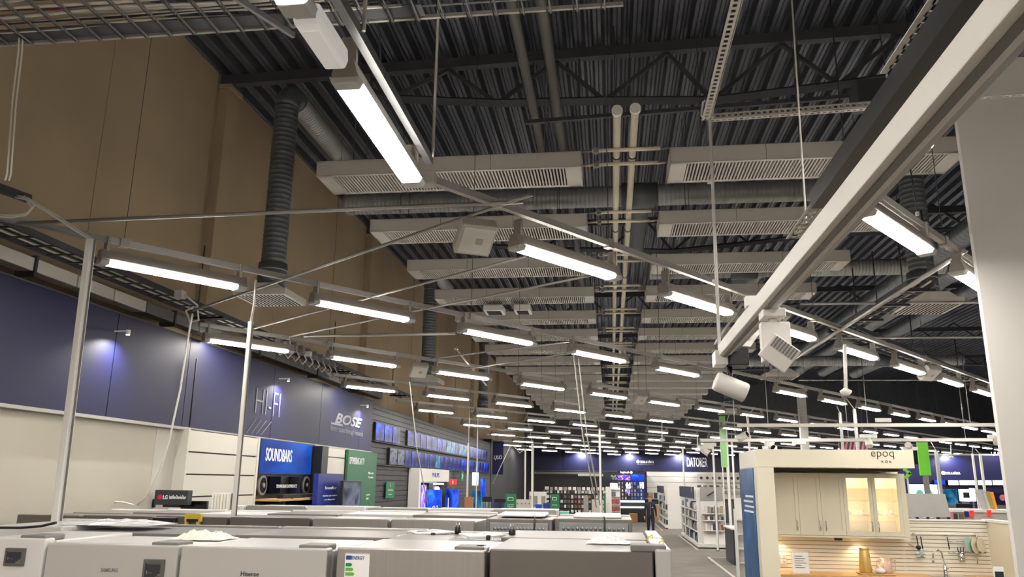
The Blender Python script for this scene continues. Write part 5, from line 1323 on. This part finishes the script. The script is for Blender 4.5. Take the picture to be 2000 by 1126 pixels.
for j in range(5):
    for i in range(8):
        q = Vector((a.x + .12 + i * .19, 50.38, 1.42 + .22 * j))
        c = rnd.choice((0, 2, 4, 5, 6, 7, 11))
        tag(MB().cbox(q, (.08, .04, .15)).build('hanging_pack', 'product_%d' % c), '%s pack, %s from left in the %s row up on the gaming display' % (TINT[c], ORD[i], ORD[j]), 'package', 'packs on the gaming display')
gd = thing('peg_gondola', (-2, 47.5, 0), 'long black peg display hung with many small packs before the back wall', 'display')
MB().box((-4.1, 47.6, 0), (-.1, 47.7, 1.85)).build('peg_panel', 'black', gd)
MB().box((-4.1, 47.2, 0), (-.1, 47.7, .15)).build('base', 'black', gd)
for j in range(6):
    for i in range(19):
        if rnd.random() < .08: continue
        q = Vector((-3.95 + i * .205, 47.52, .42 + .27 * j))
        c = rnd.choice((0, 0, 4, 6, 11, 1, 2, 5, 10))
        tag(MB().cbox(q, (rnd.uniform(.1, .16), .05, rnd.uniform(.12, .2))).build('hanging_pack', 'product_%d' % c), '%s pack at the %s place from left, %s row up on the peg display' % (TINT[c], ORD[i], ORD[j]), 'package', 'packs on the peg display')
for i in range(14):
    q = Vector((-3.8 + i * .27, 47.6, 1.95 + rnd.uniform(0, .02)))
    tag(MB().cbox(q, (rnd.uniform(.14, .24), .14, .18)).build('boxed_device', 'product_%d' % rnd.choice((0, 6, 4, 6))), 'pale carton standing on top of the long peg display, %s from left' % ORD[i], 'box', 'cartons on the peg display')
for k in range(4):
    z = .5 + .4 * k
    for i in range(2):
        tag(MB().cbox((.17 + .24 * i - .1, 46, z), (.2, .15, .26)).build('red_box', 'product_1' if k in (1, 2) else 'product_%d' % (6 if i else 5)), 'packed box, %s shelf up, %s side of the narrow rack by the gaming display' % (ORD[k], ('left', 'right')[i]), 'box', 'boxes in the red column')
t = thing('narrow_rack', (.2, 46, 0), 'narrow white rack with red boxes beside the gaming display', 'rack')
for k in range(5): MB().box((-.06, 45.9, .34 + .4 * k), (.46, 46.15, .36 + .4 * k)).build('shelf', 'white', t)
MB().box((-.06, 46.12, 0), (.46, 46.16, 2.05)).build('back', 'white', t)
MB().bar((-.2, 46, 0), (-.2, 46, 2.1), .12, .3).build('side_panel', 'wing_white', t)
# standing boards just beyond the fridges
def stand_px(name, p, q, m, lb, cat, lines=(), tm='ink_white'):
    t = thing(name, ((p[0] + q[0]) / 2, p[1], 0), lb, cat)
    MB().box((p[0], p[1], p[2]), (q[0], p[1] + .05, q[2])).build('panel', m, t, .004)
    MB().box((p[0] + .05, p[1] + .01, 0), (q[0] - .05, p[1] + .04, p[2])).build('post', 'grey_plastic', t)
    w, h = q[0] - p[0], q[2] - p[2]
    for s, fx, fz, fw, fh in lines: text(s, (p[0] + w * fx, p[1] - .001, p[2] + h * fz), w * fw, h * fh, tm, t, 'F', .004)
    return t
gs1 = stand_px('green_stand', (-2.624, 20.000, 1.469), (-2.375, 20.000, 2.010), 'green_sign', 'green standing board with white screen symbol, left one beyond the fridges', 'sign', (('VI HJALPER', .15, .5, .7, .06), ('DIG MED', .2, .42, .6, .06), ('TV', .4, .34, .2, .06)))
MB().tube([(-2.563, 19.980, 1.922), (-2.435, 19.980, 1.924), (-2.434, 19.980, 1.850), (-2.562, 19.980, 1.849), (-2.563, 19.980, 1.922)], .008, 6).build('symbol', 'ink_white', gs1)
gs2 = stand_px('green_stand', (-1.660, 22.000, 1.406), (-1.424, 22.000, 1.984), 'green_sign', 'green standing board with white symbol, right one by the blue boxes', 'sign', (('KLICK', .2, .5, .6, .05),))
MB().tube([(-1.603, 21.980, 1.901), (-1.492, 21.980, 1.902), (-1.492, 21.980, 1.836), (-1.603, 21.980, 1.834), (-1.603, 21.980, 1.901)], .008, 6).build('symbol', 'ink_white', gs2)
t = stand_px('speaker_box_stack', (-2.238, 19.000, 1.515), (-1.891, 19.000, 1.902), 'panel_white', 'stack of pale printed cartons between the green stands', 'box')
for i in range(4):
    for z in (.35, .7): MB().tube([((-2.202, 19.000, 1.515)[0] + .09 * i, 18.995, (-2.202, 19.000, 1.515)[2] + .42 * z), ((-2.202, 19.000, 1.515)[0] + .09 * i, 18.985, (-2.202, 19.000, 1.515)[2] + .42 * z)], .018, 8).build('print_dot', 'ink_grey', t)
stand_px('blue_carton', (-1.687, 18.000, 1.563), (-1.552, 18.000, 1.827), 'sign_blue', 'bright blue carton left of its darker twin beyond the fridges', 'box')
stand_px('blue_carton', (-1.534, 18.200, 1.558), (-1.385, 18.200, 1.847), 'poster_navy', 'darker blue carton just left of the right green stand', 'box')
stand_px('narrow_tower', (-0.905, 26.000, 1.261), (-0.752, 26.000, 1.907), 'product_4', 'narrow grey display tower before the peg display', 'stand')
stand_px('carton_tower', (-0.647, 26.000, 1.265), (-0.284, 26.000, 1.787), 'panel_white', 'pale printed carton tower behind the slanting cords', 'box')
stand_px('tall_white_stand', (-0.244, 30.000, 1.114), (-0.023, 30.000, 2.021), 'wing_white', 'tall white stand at the end of the peg display', 'stand')
stand_px('dark_green_stand', (-0.298, 29.800, 1.121), (-0.228, 29.800, 1.948), 'green_board', 'thin dark stand edge beside the tall white stand', 'stand')
t = thing('teal_mat_stack', (-0.896, 16.000, 1.732), 'small pale teal carton lying beyond the dimpled fridges', 'box')
MB().cbox((-0.936, 16.000, 1.731), (.18, .2, .05)).build('carton', 'mint', t, .01)
MB().bar(Vector((-0.936, 16.000, 1.731)) - Vector((0, 0, .03)), ((-0.936, 16.000, 1.731)[0], 16, 0), .1, .1).build('stand', 'white', t)
for (p, q, lb) in (((-3.081, 30.000, 1.487), (-2.435, 30.000, 1.954), 'white shelf of small electronics before the dark back wall'), ((-3.532, 24.000, 1.340), (-3.170, 24.000, 1.801), 'dark blue boxed goods left of the green stand'), ((-3.576, 22.000, 1.415), (-3.303, 22.000, 1.891), 'teal and grey boxed goods beside the bright blue screen')):
    t = thing('goods_shelf', ((p[0] + q[0]) / 2, p[1], 0), lb, 'shelf')
    MB().box((p[0], p[1] + .3, 0), (q[0], p[1] + .34, q[2])).build('back', 'white_shelf' if p[1] > 29 else 'black', t)
    nz = 4
    for k in range(nz):
        z = .3 + (q[2] - .35) * k / nz
        MB().box((p[0], p[1], z), (q[0], p[1] + .3, z + .02)).build('shelf', 'white_shelf' if p[1] > 29 else 'black', t)
        if k < nz - 2: continue
        w = (q[0] - p[0]) / 4
        for i in range(4):
            tag(MB().cbox((p[0] + w * (i + .5), p[1] + .12, z + .021 + .14), (w * .8, .18, .28)).build('boxed_device', 'product_%d' % (rnd.choice((0, 4, 6)) if p[1] > 29 else rnd.choice((3, 3, 7, 9)) if p[1] > 23 else rnd.choice((9, 4, 5)))), 'boxed product, %s from left, %s board, in the %s' % (ORD[i], 'upper' if k == nz - 1 else 'lower', {30: 'white electronics shelf', 24: 'dark blue goods', 22: 'teal goods'}[round(p[1])]), 'box', 'boxes on the %s' % lb)
stand_px('lit_blue_screen', (-4.238, 26.000, 1.780), (-4.082, 26.000, 2.394), 'screen_blue', 'tall narrow bright blue screen by the dark back corner', 'television')
stand_px('white_lamp_panel', (-4.690, 27.000, 2.174), (-4.489, 27.000, 2.598), 'lit_white', 'small white lit panel left of the narrow blue screen', 'panel')

# ---------------------------------------------------------------- aisle gondolas at right
def gondola(name, x0, x1, y0, y1, h, lb, levels, side='-x', head=None):
    t = thing(name, ((x0 + x1) / 2, (y0 + y1) / 2, 0), lb, 'shelf unit')
    MB().box((x0, y0, .04), (x1, y1, .16)).build('base', 'white_shelf', t, .01)
    MB().box((x0 + .03, y0 + .03, 0), (x1 - .03, y1 - .03, .04)).build('plinth', 'black', t)
    xm = (x0 + x1) / 2
    MB().box((xm - .03, y0 + .34, .16), (xm + .03, y1, h)).build('spine', 'white_shelf', t)
    for z in levels: MB().box((x0 + .02, y0 + .36, z), (xm - .031, y1, z + .025)).build('shelf', 'white_shelf', t)
    for yy in (y0 + .34, (y0 + y1) / 2, y1 - .03): MB().box((x0 + .05, yy, .16), (xm - .03, yy + .03, h)).build('divider', 'white_shelf', t)
    return t
g1 = gondola('aisle_gondola', 3.1, 4.15, 31.0, 38.2, 2.15, 'white shelf unit along the carpet aisle, the nearer one, with a grey header board', (.55, .95, 1.3))
MB().box((3.30, 31.3, .16), (4.15, 31.34, 2.2)).build('end_panel', 'white_shelf', g1)
MB().box((3.30, 31.25, 1.72), (4.12, 31.29, 2.2)).build('header_board', 'product_4', g1)
MB().bar((3.55, 31.23, 1.88), (3.82, 31.23, 2.04), .1, .04).build('pictured_speaker', 'tag_dark', g1)
for z in (1.22, .98, .62): MB().box((3.34, 30.95, z), (4.13, 31.3, z + .03)).build('end_shelf', 'white_shelf', g1)
MB().prism([(31.0, .16), (31.3, .16), (31.3, .55), (31.2, .5)], 'x', 3.34, 4.12).build('curved_front', 'white_shelf', g1)
MB().box((3.08, 31.5, 1.75), (3.1, 38.0, 2.2)).build('side_header', 'navy', g1)
MB().tube([(3.07, 32.2, 2.08), (3.075, 32.2, 2.08)], .12, 16).build('pink_dot', 'pink', g1)
g2 = gondola('aisle_gondola', 2.75, 3.6, 43.8, 50.2, 2.15, 'white shelf unit along the carpet aisle, the farther one', (.5, .9, 1.35))
MB().box((2.9, 43.76, 0), (3.62, 43.8, 2.2)).build('end_panel', 'white_shelf', g2)
MB().box((2.73, 44.0, 1.8), (2.75, 50, 2.18)).build('side_header', 'navy', g2)
for y0, y1, xs_, zs, lb, n in ((31.5, 38.0, (3.2, 3.42), (.18, .59, .99, 1.34), 'nearer', 16), (44.0, 50.0, (2.85, 3.0), (.18, .54, .94, 1.39), 'farther', 12)):
    for z in zs:
        for i in range(n):
            y = y0 + (y1 - y0) * (i + .5) / n
            hgt = rnd.uniform(.16, .3); c = rnd.choice((0, 2, 3, 4, 5, 6, 7, 8, 9, 11))
            tag(MB().box((xs_[0] - .03, y - .13, z + .026), (xs_[1] - .04, y + .13, z + .026 + hgt)).build('boxed_device', 'product_%d' % c), '%s box, %s from the near end, %s shelf up, %s aisle unit' % (TINT[c], ORD[i], ORD[zs.index(z)], lb), 'box', 'boxes on the %s aisle shelf unit' % lb)
for z, n, hh in ((1.251, 6, .28), (1.011, 7, .16), (.651, 7, .24)):
    for i in range(n):
        x = 3.4 + (4.1 - 3.4) * (i + .5) / n
        tag(MB().box((x - .04, 31.02, z), (x + .04, 31.15, z + hh * rnd.uniform(.7, 1))).build('boxed_device', 'product_%d' % rnd.choice((0, 2, 3, 4, 6, 8, 8, 10))), 'packed product, %s from left on the %s end shelf of the nearer aisle unit' % (ORD[i], {1.251: 'top', 1.011: 'middle', .651: 'lowest'}[z]), 'box', 'packs on the end shelves')
t = thing('dark_counter', (3.75, 25.5, 0), 'dark service counter with a white top right of the aisle', 'counter')
MB().box((3.52, 24.9, 0), (4.6, 26.6, 1.0)).build('body', 'tag_dark', t)
MB().box((3.48, 24.85, 1.0), (4.65, 26.65, 1.04)).build('top', 'white', t)
MB().box((3.9, 24.88, .1), (4.1, 24.9, .95)).build('niche', 'black', t)
t = thing('demo_screen', (3.8, 25.5, 1.04), 'dark monitor standing on the white topped dark counter', 'monitor')
MB().obox((3.95, 25.4, 1.34), (.42, .04, .36), Matrix.Rotation(R(-50), 3, 'Z')).build('panel', 'black', t)
MB().tube([(3.95, 25.42, 1.045), (3.95, 25.42, 1.2)], .03, 10).build('neck', 'chrome', t)
MB().cbox((3.95, 25.42, 1.05), (.22, .18, .012)).build('foot', 'chrome', t)
t = thing('white_rack', (3.45, 20, 0), 'narrow white rack between the dark counter and the kitchen side', 'rack')
a = (2.906, 20.000, 1.536)
MB().box((a[0], 20, 0), (a[0] + .5, 20.05, a[2] + .45)).build('back', 'white_shelf', t)
for k in range(5): MB().box((a[0], 19.75, .2 + .32 * k), (a[0] + .5, 20, .23 + .32 * k)).build('shelf', 'white_shelf', t)
MB().box((a[0] - .03, 19.75, 0), (a[0], 20.05, a[2] + .2)).build('side', 'wing_white', t)
t = thing('oak_cabinet', (2.4, 50.5, 0), 'small oak fronted cabinet at the far end of the aisle', 'cabinet')
MB().box((2.0, 51.0, 0), (2.85, 51.4, 1.0)).build('body', 'oak', t)
MB().box((1.95, 50.95, 1.0), (2.9, 51.45, 1.05)).build('top', 'white', t)
for k in range(3): MB().box((2.02 + .28 * k, 50.985, .05), (2.28 + .28 * k, 51.0, .96)).build('door', 'oak', t)
for k in range(3): tag(MB().box((2.05 + .27 * k, 51.1, 1.4), (2.25 + .27 * k, 51.3, 1.75)).build('boxed_device', 'product_%d' % (2, 8, 7)[k]), 'dark boxed appliance on the shelf above the far oak cabinet, %s one' % ('left', 'middle', 'right')[k], 'box')
tag(MB().box((1.95, 51.0, 1.36), (2.9, 51.45, 1.395)).build('wall_shelf', 'white'), 'white shelf above the far oak cabinet', 'shelf')
tag(MB().box((1.0, 49.6, 0), (1.5, 49.9, .55)).build('cardboard_box', 'cardboard', bevel=.01), 'brown cardboard box on the floor by the gaming display', 'box')
t = thing('lime_strip', (5.0, 27, 0), 'pale green vertical banner strip beside a white pole', 'banner')
a = (3.555, 26.900, 2.839); c = (3.756, 26.900, 4.493)
MB().box(a, (c[0], 26.93, c[2])).build('strip', 'pale_green', t)
MB().bar((a[0] + .04, 26.92, 0), (a[0] + .04, 26.92, a[2]), .03, .03).build('post', 'white', t)

# ---------------------------------------------------------------- right far end
rw = thing('blue_far_wall', (16, 40, 0), 'dark blue far wall at right with white lettering and lit white screens', 'fascia')
for k in range(5): MB().box((12.0 + 2.4 * k, 40, 0), (14.39 + 2.4 * k, 40.1, 3.75)).build('panel', 'navy_deep', rw)
MB().box((12, 39.96, 3.75), (24, 40.1, 3.82)).build('edge_strip', 'rail_grey', rw)
a = (15.500, 40.000, 2.868); c = (16.172, 40.000, 3.014)
text('BOKA & HÄMTA', a, c[0] - a[0], c[2] - a[2], 'ink_white', rw, 'F', .02, bold=.02)
MB().tube([(15.417, 40.000, 2.937), Vector((15.417, 40.000, 2.937)) + Vector((0, -.02, 0))], .09, 16).build('round_mark', 'ink_white', rw)
a = (17.638, 40.000, 3.775); c = (18.239, 40.000, 3.920)
text('LJUDBILD', (a[0], 40, a[2] - .05), 1.0, .2, 'ink_white', rw, 'F', .02)
q = (15.710, 39.600, 3.701)
lamp('washer_light', 'SPOT', (q[0], 39.5, q[2]), 90, (.9, .93, 1), .04, (R(28), 0, 0), 150, .5)
for k, (p, q) in enumerate((((14.897, 39.800, 2.396), (15.394, 39.800, 2.610)), ((15.502, 39.800, 2.380), (15.978, 39.800, 2.616)), ((15.996, 39.800, 2.386), (16.783, 39.800, 2.625)), ((16.800, 39.800, 2.395), (17.429, 39.800, 2.632)), ((17.444, 39.800, 2.403), (18.204, 39.800, 2.641)))):
    t = thing('lit_screen', p, ('pale blue lit screen, leftmost of the row on the blue far wall', 'small white lit screen, second of the row on the blue far wall', 'wide white lit screen in the middle of the blue far wall', 'white lit screen right of the widest one on the blue wall', 'white lit screen at the right end of the blue far wall')[k], 'screen', 'lit screens on the blue far wall')
    MB().box(p, (q[0], 39.99, q[2])).build('casing', 'black', t)
    MB().box((p[0] + .02, 39.79, p[2] + .02), (q[0] - .02, 39.8, q[2] - .02)).build('screen', 'screen_blue' if k == 0 else 'lit_white', t)
gb = stand_px('green_banner', (6.122, 17.000, 2.517), (6.328, 17.000, 3.171), 'lime', 'bright lime vertical banner right of the kitchen header', 'banner')
MB().box((6.070, 17.200, 2.740), tuple(Vector((6.228, 17.200, 3.026)) + Vector((0, .04, 0)))).build('dark_plate', 'black', gb)
t = thing('green_arrow', (6.908, 20.000, 2.587), 'lime green arrow head sign beside the kitchen header', 'sign')
c = Vector((6.921, 20.000, 2.599))
b = MB()
for s in (-1, 1): b.bar(c + Vector((-.07, 0, .1 * s)), c + Vector((.06, 0, -.004 * s)), .03, .07)
b.build('arrow', 'lime', t)
MB().bar((c.x, 20.05, 0), (c.x, 20.05, c.z), .03, .03).build('post', 'white', t)
a = Vector((5.127, 15.200, 1.741)); c = Vector((5.852, 15.200, 2.180))
t = thing('stone_slab', ((a.x + c.x) / 2, 15.2, 0), 'large grey stone slab sample behind the low board wall', 'slab')
MB().prism([(a.x, a.z), (c.x + .06, a.z), (c.x, c.z), (a.x, c.z)], 'y', 15.2, 15.24).build('slab', 'marble', t)
MB().bar((a.x + .2, 15.22, 0), (a.x + .2, 15.22, a.z), .05, .03).build('leg', 'grey_plastic', t)
MB().bar((c.x - .2, 15.22, 0), (c.x - .2, 15.22, a.z), .05, .03).build('leg', 'grey_plastic', t)
t = thing('hook_rail', (5.282, 14.600, 1.794), 'thin rail with four black grips below the grey stone slab', 'rail')
a = Vector((4.960, 14.600, 1.781)); c = Vector((5.633, 14.600, 1.792))
MB().tube([a, c], .008, 8).build('rod', 'chrome', t)
for f in (0, .25, .5, .75, 1.0): MB().cbox(a.lerp(c, f), (.045, .03, .035)).build('grip', 'black', t)
t = thing('white_light_board', (8.629, 24.000, 2.228), 'white lit board with two mint triangles behind the stone slab', 'board')
a = Vector((8.313, 24.000, 2.071)); c = Vector((9.051, 24.000, 2.358))
MB().box((a.x, 24, a.z - .1), (c.x, 24.06, c.z)).build('panel', 'lit_white', t)
for q in ((8.565, 23.970, 2.116), (8.810, 23.970, 2.119)):
    MB().prism([(q[0] - .13, q[2] - .06), (q[0] + .13, q[2] - .06), (q[0] + .05, q[2] + .1), (q[0] - .05, q[2] + .1)], 'y', 23.97, 24.0).build('mint_shape', 'mint', t)
MB().bar((a.x + .3, 24.03, 0), (a.x + .3, 24.03, a.z), .06, .04).build('post', 'white', t)
for k, (p, q, m, lb) in enumerate((((6.640, 16.000, 1.915), (6.753, 16.000, 2.264), 'marble', 'grey sample board in the fan, first from left'), ((6.695, 16.050, 1.905), (6.810, 16.050, 2.265), 'product_11', 'grey sample board in the fan, second from left'), ((6.761, 16.100, 1.904), (6.867, 16.100, 2.256), 'panel_white', 'pale sample board in the fan, third from left'),
                             ((6.865, 16.150, 1.923), (6.974, 16.150, 2.229), 'gold', 'golden sample board in the fan, left one'), ((6.928, 16.200, 1.904), (7.058, 16.200, 2.220), 'lab_orange', 'golden sample board in the fan, right one'))):
    w = .085
    tag(MB().prism([(p[0] + .12, p[2]), (p[0] + .12 + w, p[2]), (q[0] - .05 + w, q[2]), (q[0] - .05, q[2])], 'y', p[1], p[1] + .03).build('sample_board', m), lb, 'sample board', 'sample boards in the fan')
t = thing('sample_counter', (6.5, 16, 0), 'pale counter carrying the fan of sample boards', 'counter')
a = Vector((6.138, 16.000, 1.825)); c = Vector((7.276, 16.000, 1.915))
MB().box((a.x, 15.95, 0), (c.x + .3, 16.6, c.z - .06)).build('body', 'panel_white', t)
MB().box((a.x - .02, 15.92, c.z - .06), (c.x + .32, 16.62, c.z - .01)).build('top', 'white', t)
for k, (p, m) in enumerate((((6.185, 15.900, 1.793), 'pink'), ((6.254, 15.900, 1.776), 'product_2'), ((6.360, 15.900, 1.778), 'product_10'), ((6.454, 15.900, 1.824), 'poster_navy'), ((6.544, 15.900, 1.835), 'exit_red'), ((6.845, 15.900, 1.849), 'exit_red'))):
    tag(MB().cbox(p, (.07, .02, .1)).build('price_flag', m), ('pink flag at the left end of the sample counter', 'dark card on the sample counter front, second from left', 'brown card on the sample counter front', 'blue card on the sample counter front', 'red price flag below the grey sample boards', 'red price flag below the golden sample boards')[k], 'card')
for k, (p, q, m, lb) in enumerate((((7.913, 20.000, 1.847), (8.258, 20.000, 1.932), 'black', 'black name plate on a stand behind the sample counter'), ((8.700, 20.000, 1.915), (9.145, 20.000, 2.196), 'navy', 'dark blue board with a pink dot right of the golden boards'),
                                   ((8.440, 22.000, 1.860), (8.756, 22.000, 2.244), 'screen_b', 'pale blue picture board left of the white framed one'), ((8.820, 22.000, 1.954), (9.089, 22.000, 2.249), 'lit_white', 'white picture board with a dark square'), ((9.491, 23.000, 1.942), (9.621, 23.000, 2.274), 'lit_white', 'narrow white lit board left of the grey sample boards'))):
    t = stand_px('picture_board', p, q, m, lb, 'board')
    if k == 1: MB().tube([(q[0] - .2, 19.998, q[2] - .12), (q[0] - .2, 19.985, q[2] - .12)], .07, 16).build('pink_dot', 'pink', t)
    if k == 3: MB().box((p[0] + .08, 21.98, p[2] + .08), (q[0] - .04, 22.0, p[2] + .22)).build('dark_square', 'tag_dark', t)
t = thing('striped_sign', (8.684, 30.000, 3.697), 'dark hanging sign with pink diagonal stripes behind the upper tracks', 'sign')
a = Vector((8.140, 30.000, 3.513)); c = Vector((9.224, 30.000, 3.844))
MB().box((a.x, 30, a.z), (c.x, 30.05, c.z)).build('panel', 'tag_dark', t)
for k in range(7):
    x = a.x + (c.x - a.x) * (k + .1) / 7.5
    MB().prism([(x, a.z), (x + .07, a.z), (x + .15, c.z), (x + .08, c.z)], 'y', 29.985, 30).build('stripe', 'pink', t)
for f in (.2, .8): MB().tube([(a.x + (c.x - a.x) * f, 30.02, c.z), (a.x + (c.x - a.x) * f, 30.02, 8.3)], .006, 5).build('hanger_wire', 'truss', t)

# ---------------------------------------------------------------- the person in the aisle
def person(x, y):
    t = thing('person', (x, y, 0), 'person in a dark navy jacket and trousers walking up the carpet aisle', 'person')
    J = {'pelvis': (0, 0, .95, .135), 'waist': (0, 0, 1.10, .13), 'chest': (0, .01, 1.33, .165), 'neck': (0, .01, 1.50, .062), 'head0': (0, -.01, 1.60, .078), 'head1': (0, -.01, 1.70, .092), 'head2': (0, 0, 1.775, .06),
         'sl': (.17, .01, 1.43, .068), 'el': (.235, .02, 1.17, .05), 'wl': (.25, -.04, .93, .033), 'sr': (-.17, .01, 1.43, .068), 'er': (-.235, .05, 1.17, .05), 'wr': (-.255, .03, .93, .033),
         'hl': (.095, 0, .88, .105), 'kl': (.10, -.10, .50, .062), 'al': (.10, -.08, .09, .042), 'tl': (.10, -.20, .045, .036), 'hr': (-.095, 0, .88, .105), 'kr': (-.10, .02, .50, .062), 'ar': (-.10, .20, .13, .042), 'tr': (-.10, .10, .05, .036)}
    E_ = [('pelvis', 'waist'), ('waist', 'chest'), ('chest', 'neck'), ('neck', 'head0'), ('head0', 'head1'), ('head1', 'head2'), ('chest', 'sl'), ('sl', 'el'), ('el', 'wl'), ('chest', 'sr'), ('sr', 'er'), ('er', 'wr'),
          ('pelvis', 'hl'), ('hl', 'kl'), ('kl', 'al'), ('al', 'tl'), ('pelvis', 'hr'), ('hr', 'kr'), ('kr', 'ar'), ('ar', 'tr')]
    for s, w in ((1, 'wl'), (-1, 'wr')):
        wx, wy, wz, _ = J[w]
        J[w + 'p'] = (wx + .005 * s, wy - .01, wz - .07, .03); E_.append((w, w + 'p'))
        for k, (dy, L) in enumerate(((-.03, .075), (-.01, .085), (.01, .08), (.03, .062))):
            J['%sf%d' % (w, k)] = (wx - .005 * s, wy - .01 + dy, wz - .11, .0095); J['%sg%d' % (w, k)] = (wx - .02 * s, wy - .012 + dy, wz - .11 - L, .008)
            E_ += [(w + 'p', '%sf%d' % (w, k)), ('%sf%d' % (w, k), '%sg%d' % (w, k))]
        J[w + 't'] = (wx - .02 * s, wy - .055, wz - .075, .011); J[w + 'u'] = (wx - .025 * s, wy - .07, wz - .11, .009); E_ += [(w + 'p', w + 't'), (w + 't', w + 'u')]
    keys = list(J)
    me = bpy.data.meshes.new('body'); me.from_pydata([J[k][:3] for k in keys], [(keys.index(a), keys.index(c)) for a, c in E_], [])
    o = bpy.data.objects.new('body', me); COL.objects.link(o)
    sk = o.modifiers.new('skin', 'SKIN')
    for i, k in enumerate(keys):
        r = J[k][3]; me.skin_vertices[0].data[i].radius = (r * (1.15 if k in ('chest', 'waist', 'pelvis') else 1), r * (.82 if k in ('chest', 'waist', 'pelvis') else 1))
        me.skin_vertices[0].data[i].use_root = (k == 'pelvis')
    sb_ = o.modifiers.new('sub', 'SUBSURF'); sb_.levels = 2; sb_.render_levels = 2
    bpy.context.view_layer.update()
    me2 = bpy.data.meshes.new_from_object(o.evaluated_get(bpy.context.evaluated_depsgraph_get()))
    bpy.data.objects.remove(o)
    for m in ('uniform', 'skin', 'black'): me2.materials.append(M[m])
    for p in me2.polygons:
        z = p.center.z; p.use_smooth = True
        p.material_index = 1 if (z > 1.52 or (z < .915 and abs(p.center.x) > .2)) else (2 if z < .075 else 0)
    bo = bpy.data.objects.new('body', me2); COL.objects.link(bo); bo.parent = t
    hp = MB().lathe([(.105, .0), (.108, .04), (.09, .085), (.05, .11), (.001, .118)], (0, .02, 1.70), 18)
    for v in hp.v: v.x *= .9
    q = Vector((x, y, 0))
    for v in hp.v: v += q
    hp.build('hair', 'hair', t)
    for s in (-.034, .034): MB().lathe([(.001, -.009), (.011, 0), (.001, .009)], q + Vector((s, -.098, 1.675)), 8).build('eye', 'ink_dark', t)
    MB().prism([(-.098, 1.665), (-.128, 1.628), (-.095, 1.622)], 'x', -.012, .012).build('nose', 'skin', t).location = (0, 0, 0)
    MB().box(q + Vector((-.025, -.094, 1.595)), q + Vector((.025, -.088, 1.602))).build('mouth', 'ink_red', t)
    for s in (-.098, .098): MB().cbox(q + Vector((s, 0, 1.66)), (.018, .035, .06)).build('ear', 'skin', t, .006)
    MB().box(q + Vector((-.006, -.152, .98)), q + Vector((.006, -.135, 1.46))).build('zip', 'rail_grey', t)
    MB().cbox(q + Vector((.09, -.148, 1.30)), (.06, .012, .02)).build('chest_badge', 'ink_white', t)
    for n in list(t.children):
        if n.name.startswith('nose'): n.location = q * 0; n.data.transform(Matrix.Translation(q))
    return t
person(1.64, 36.0)
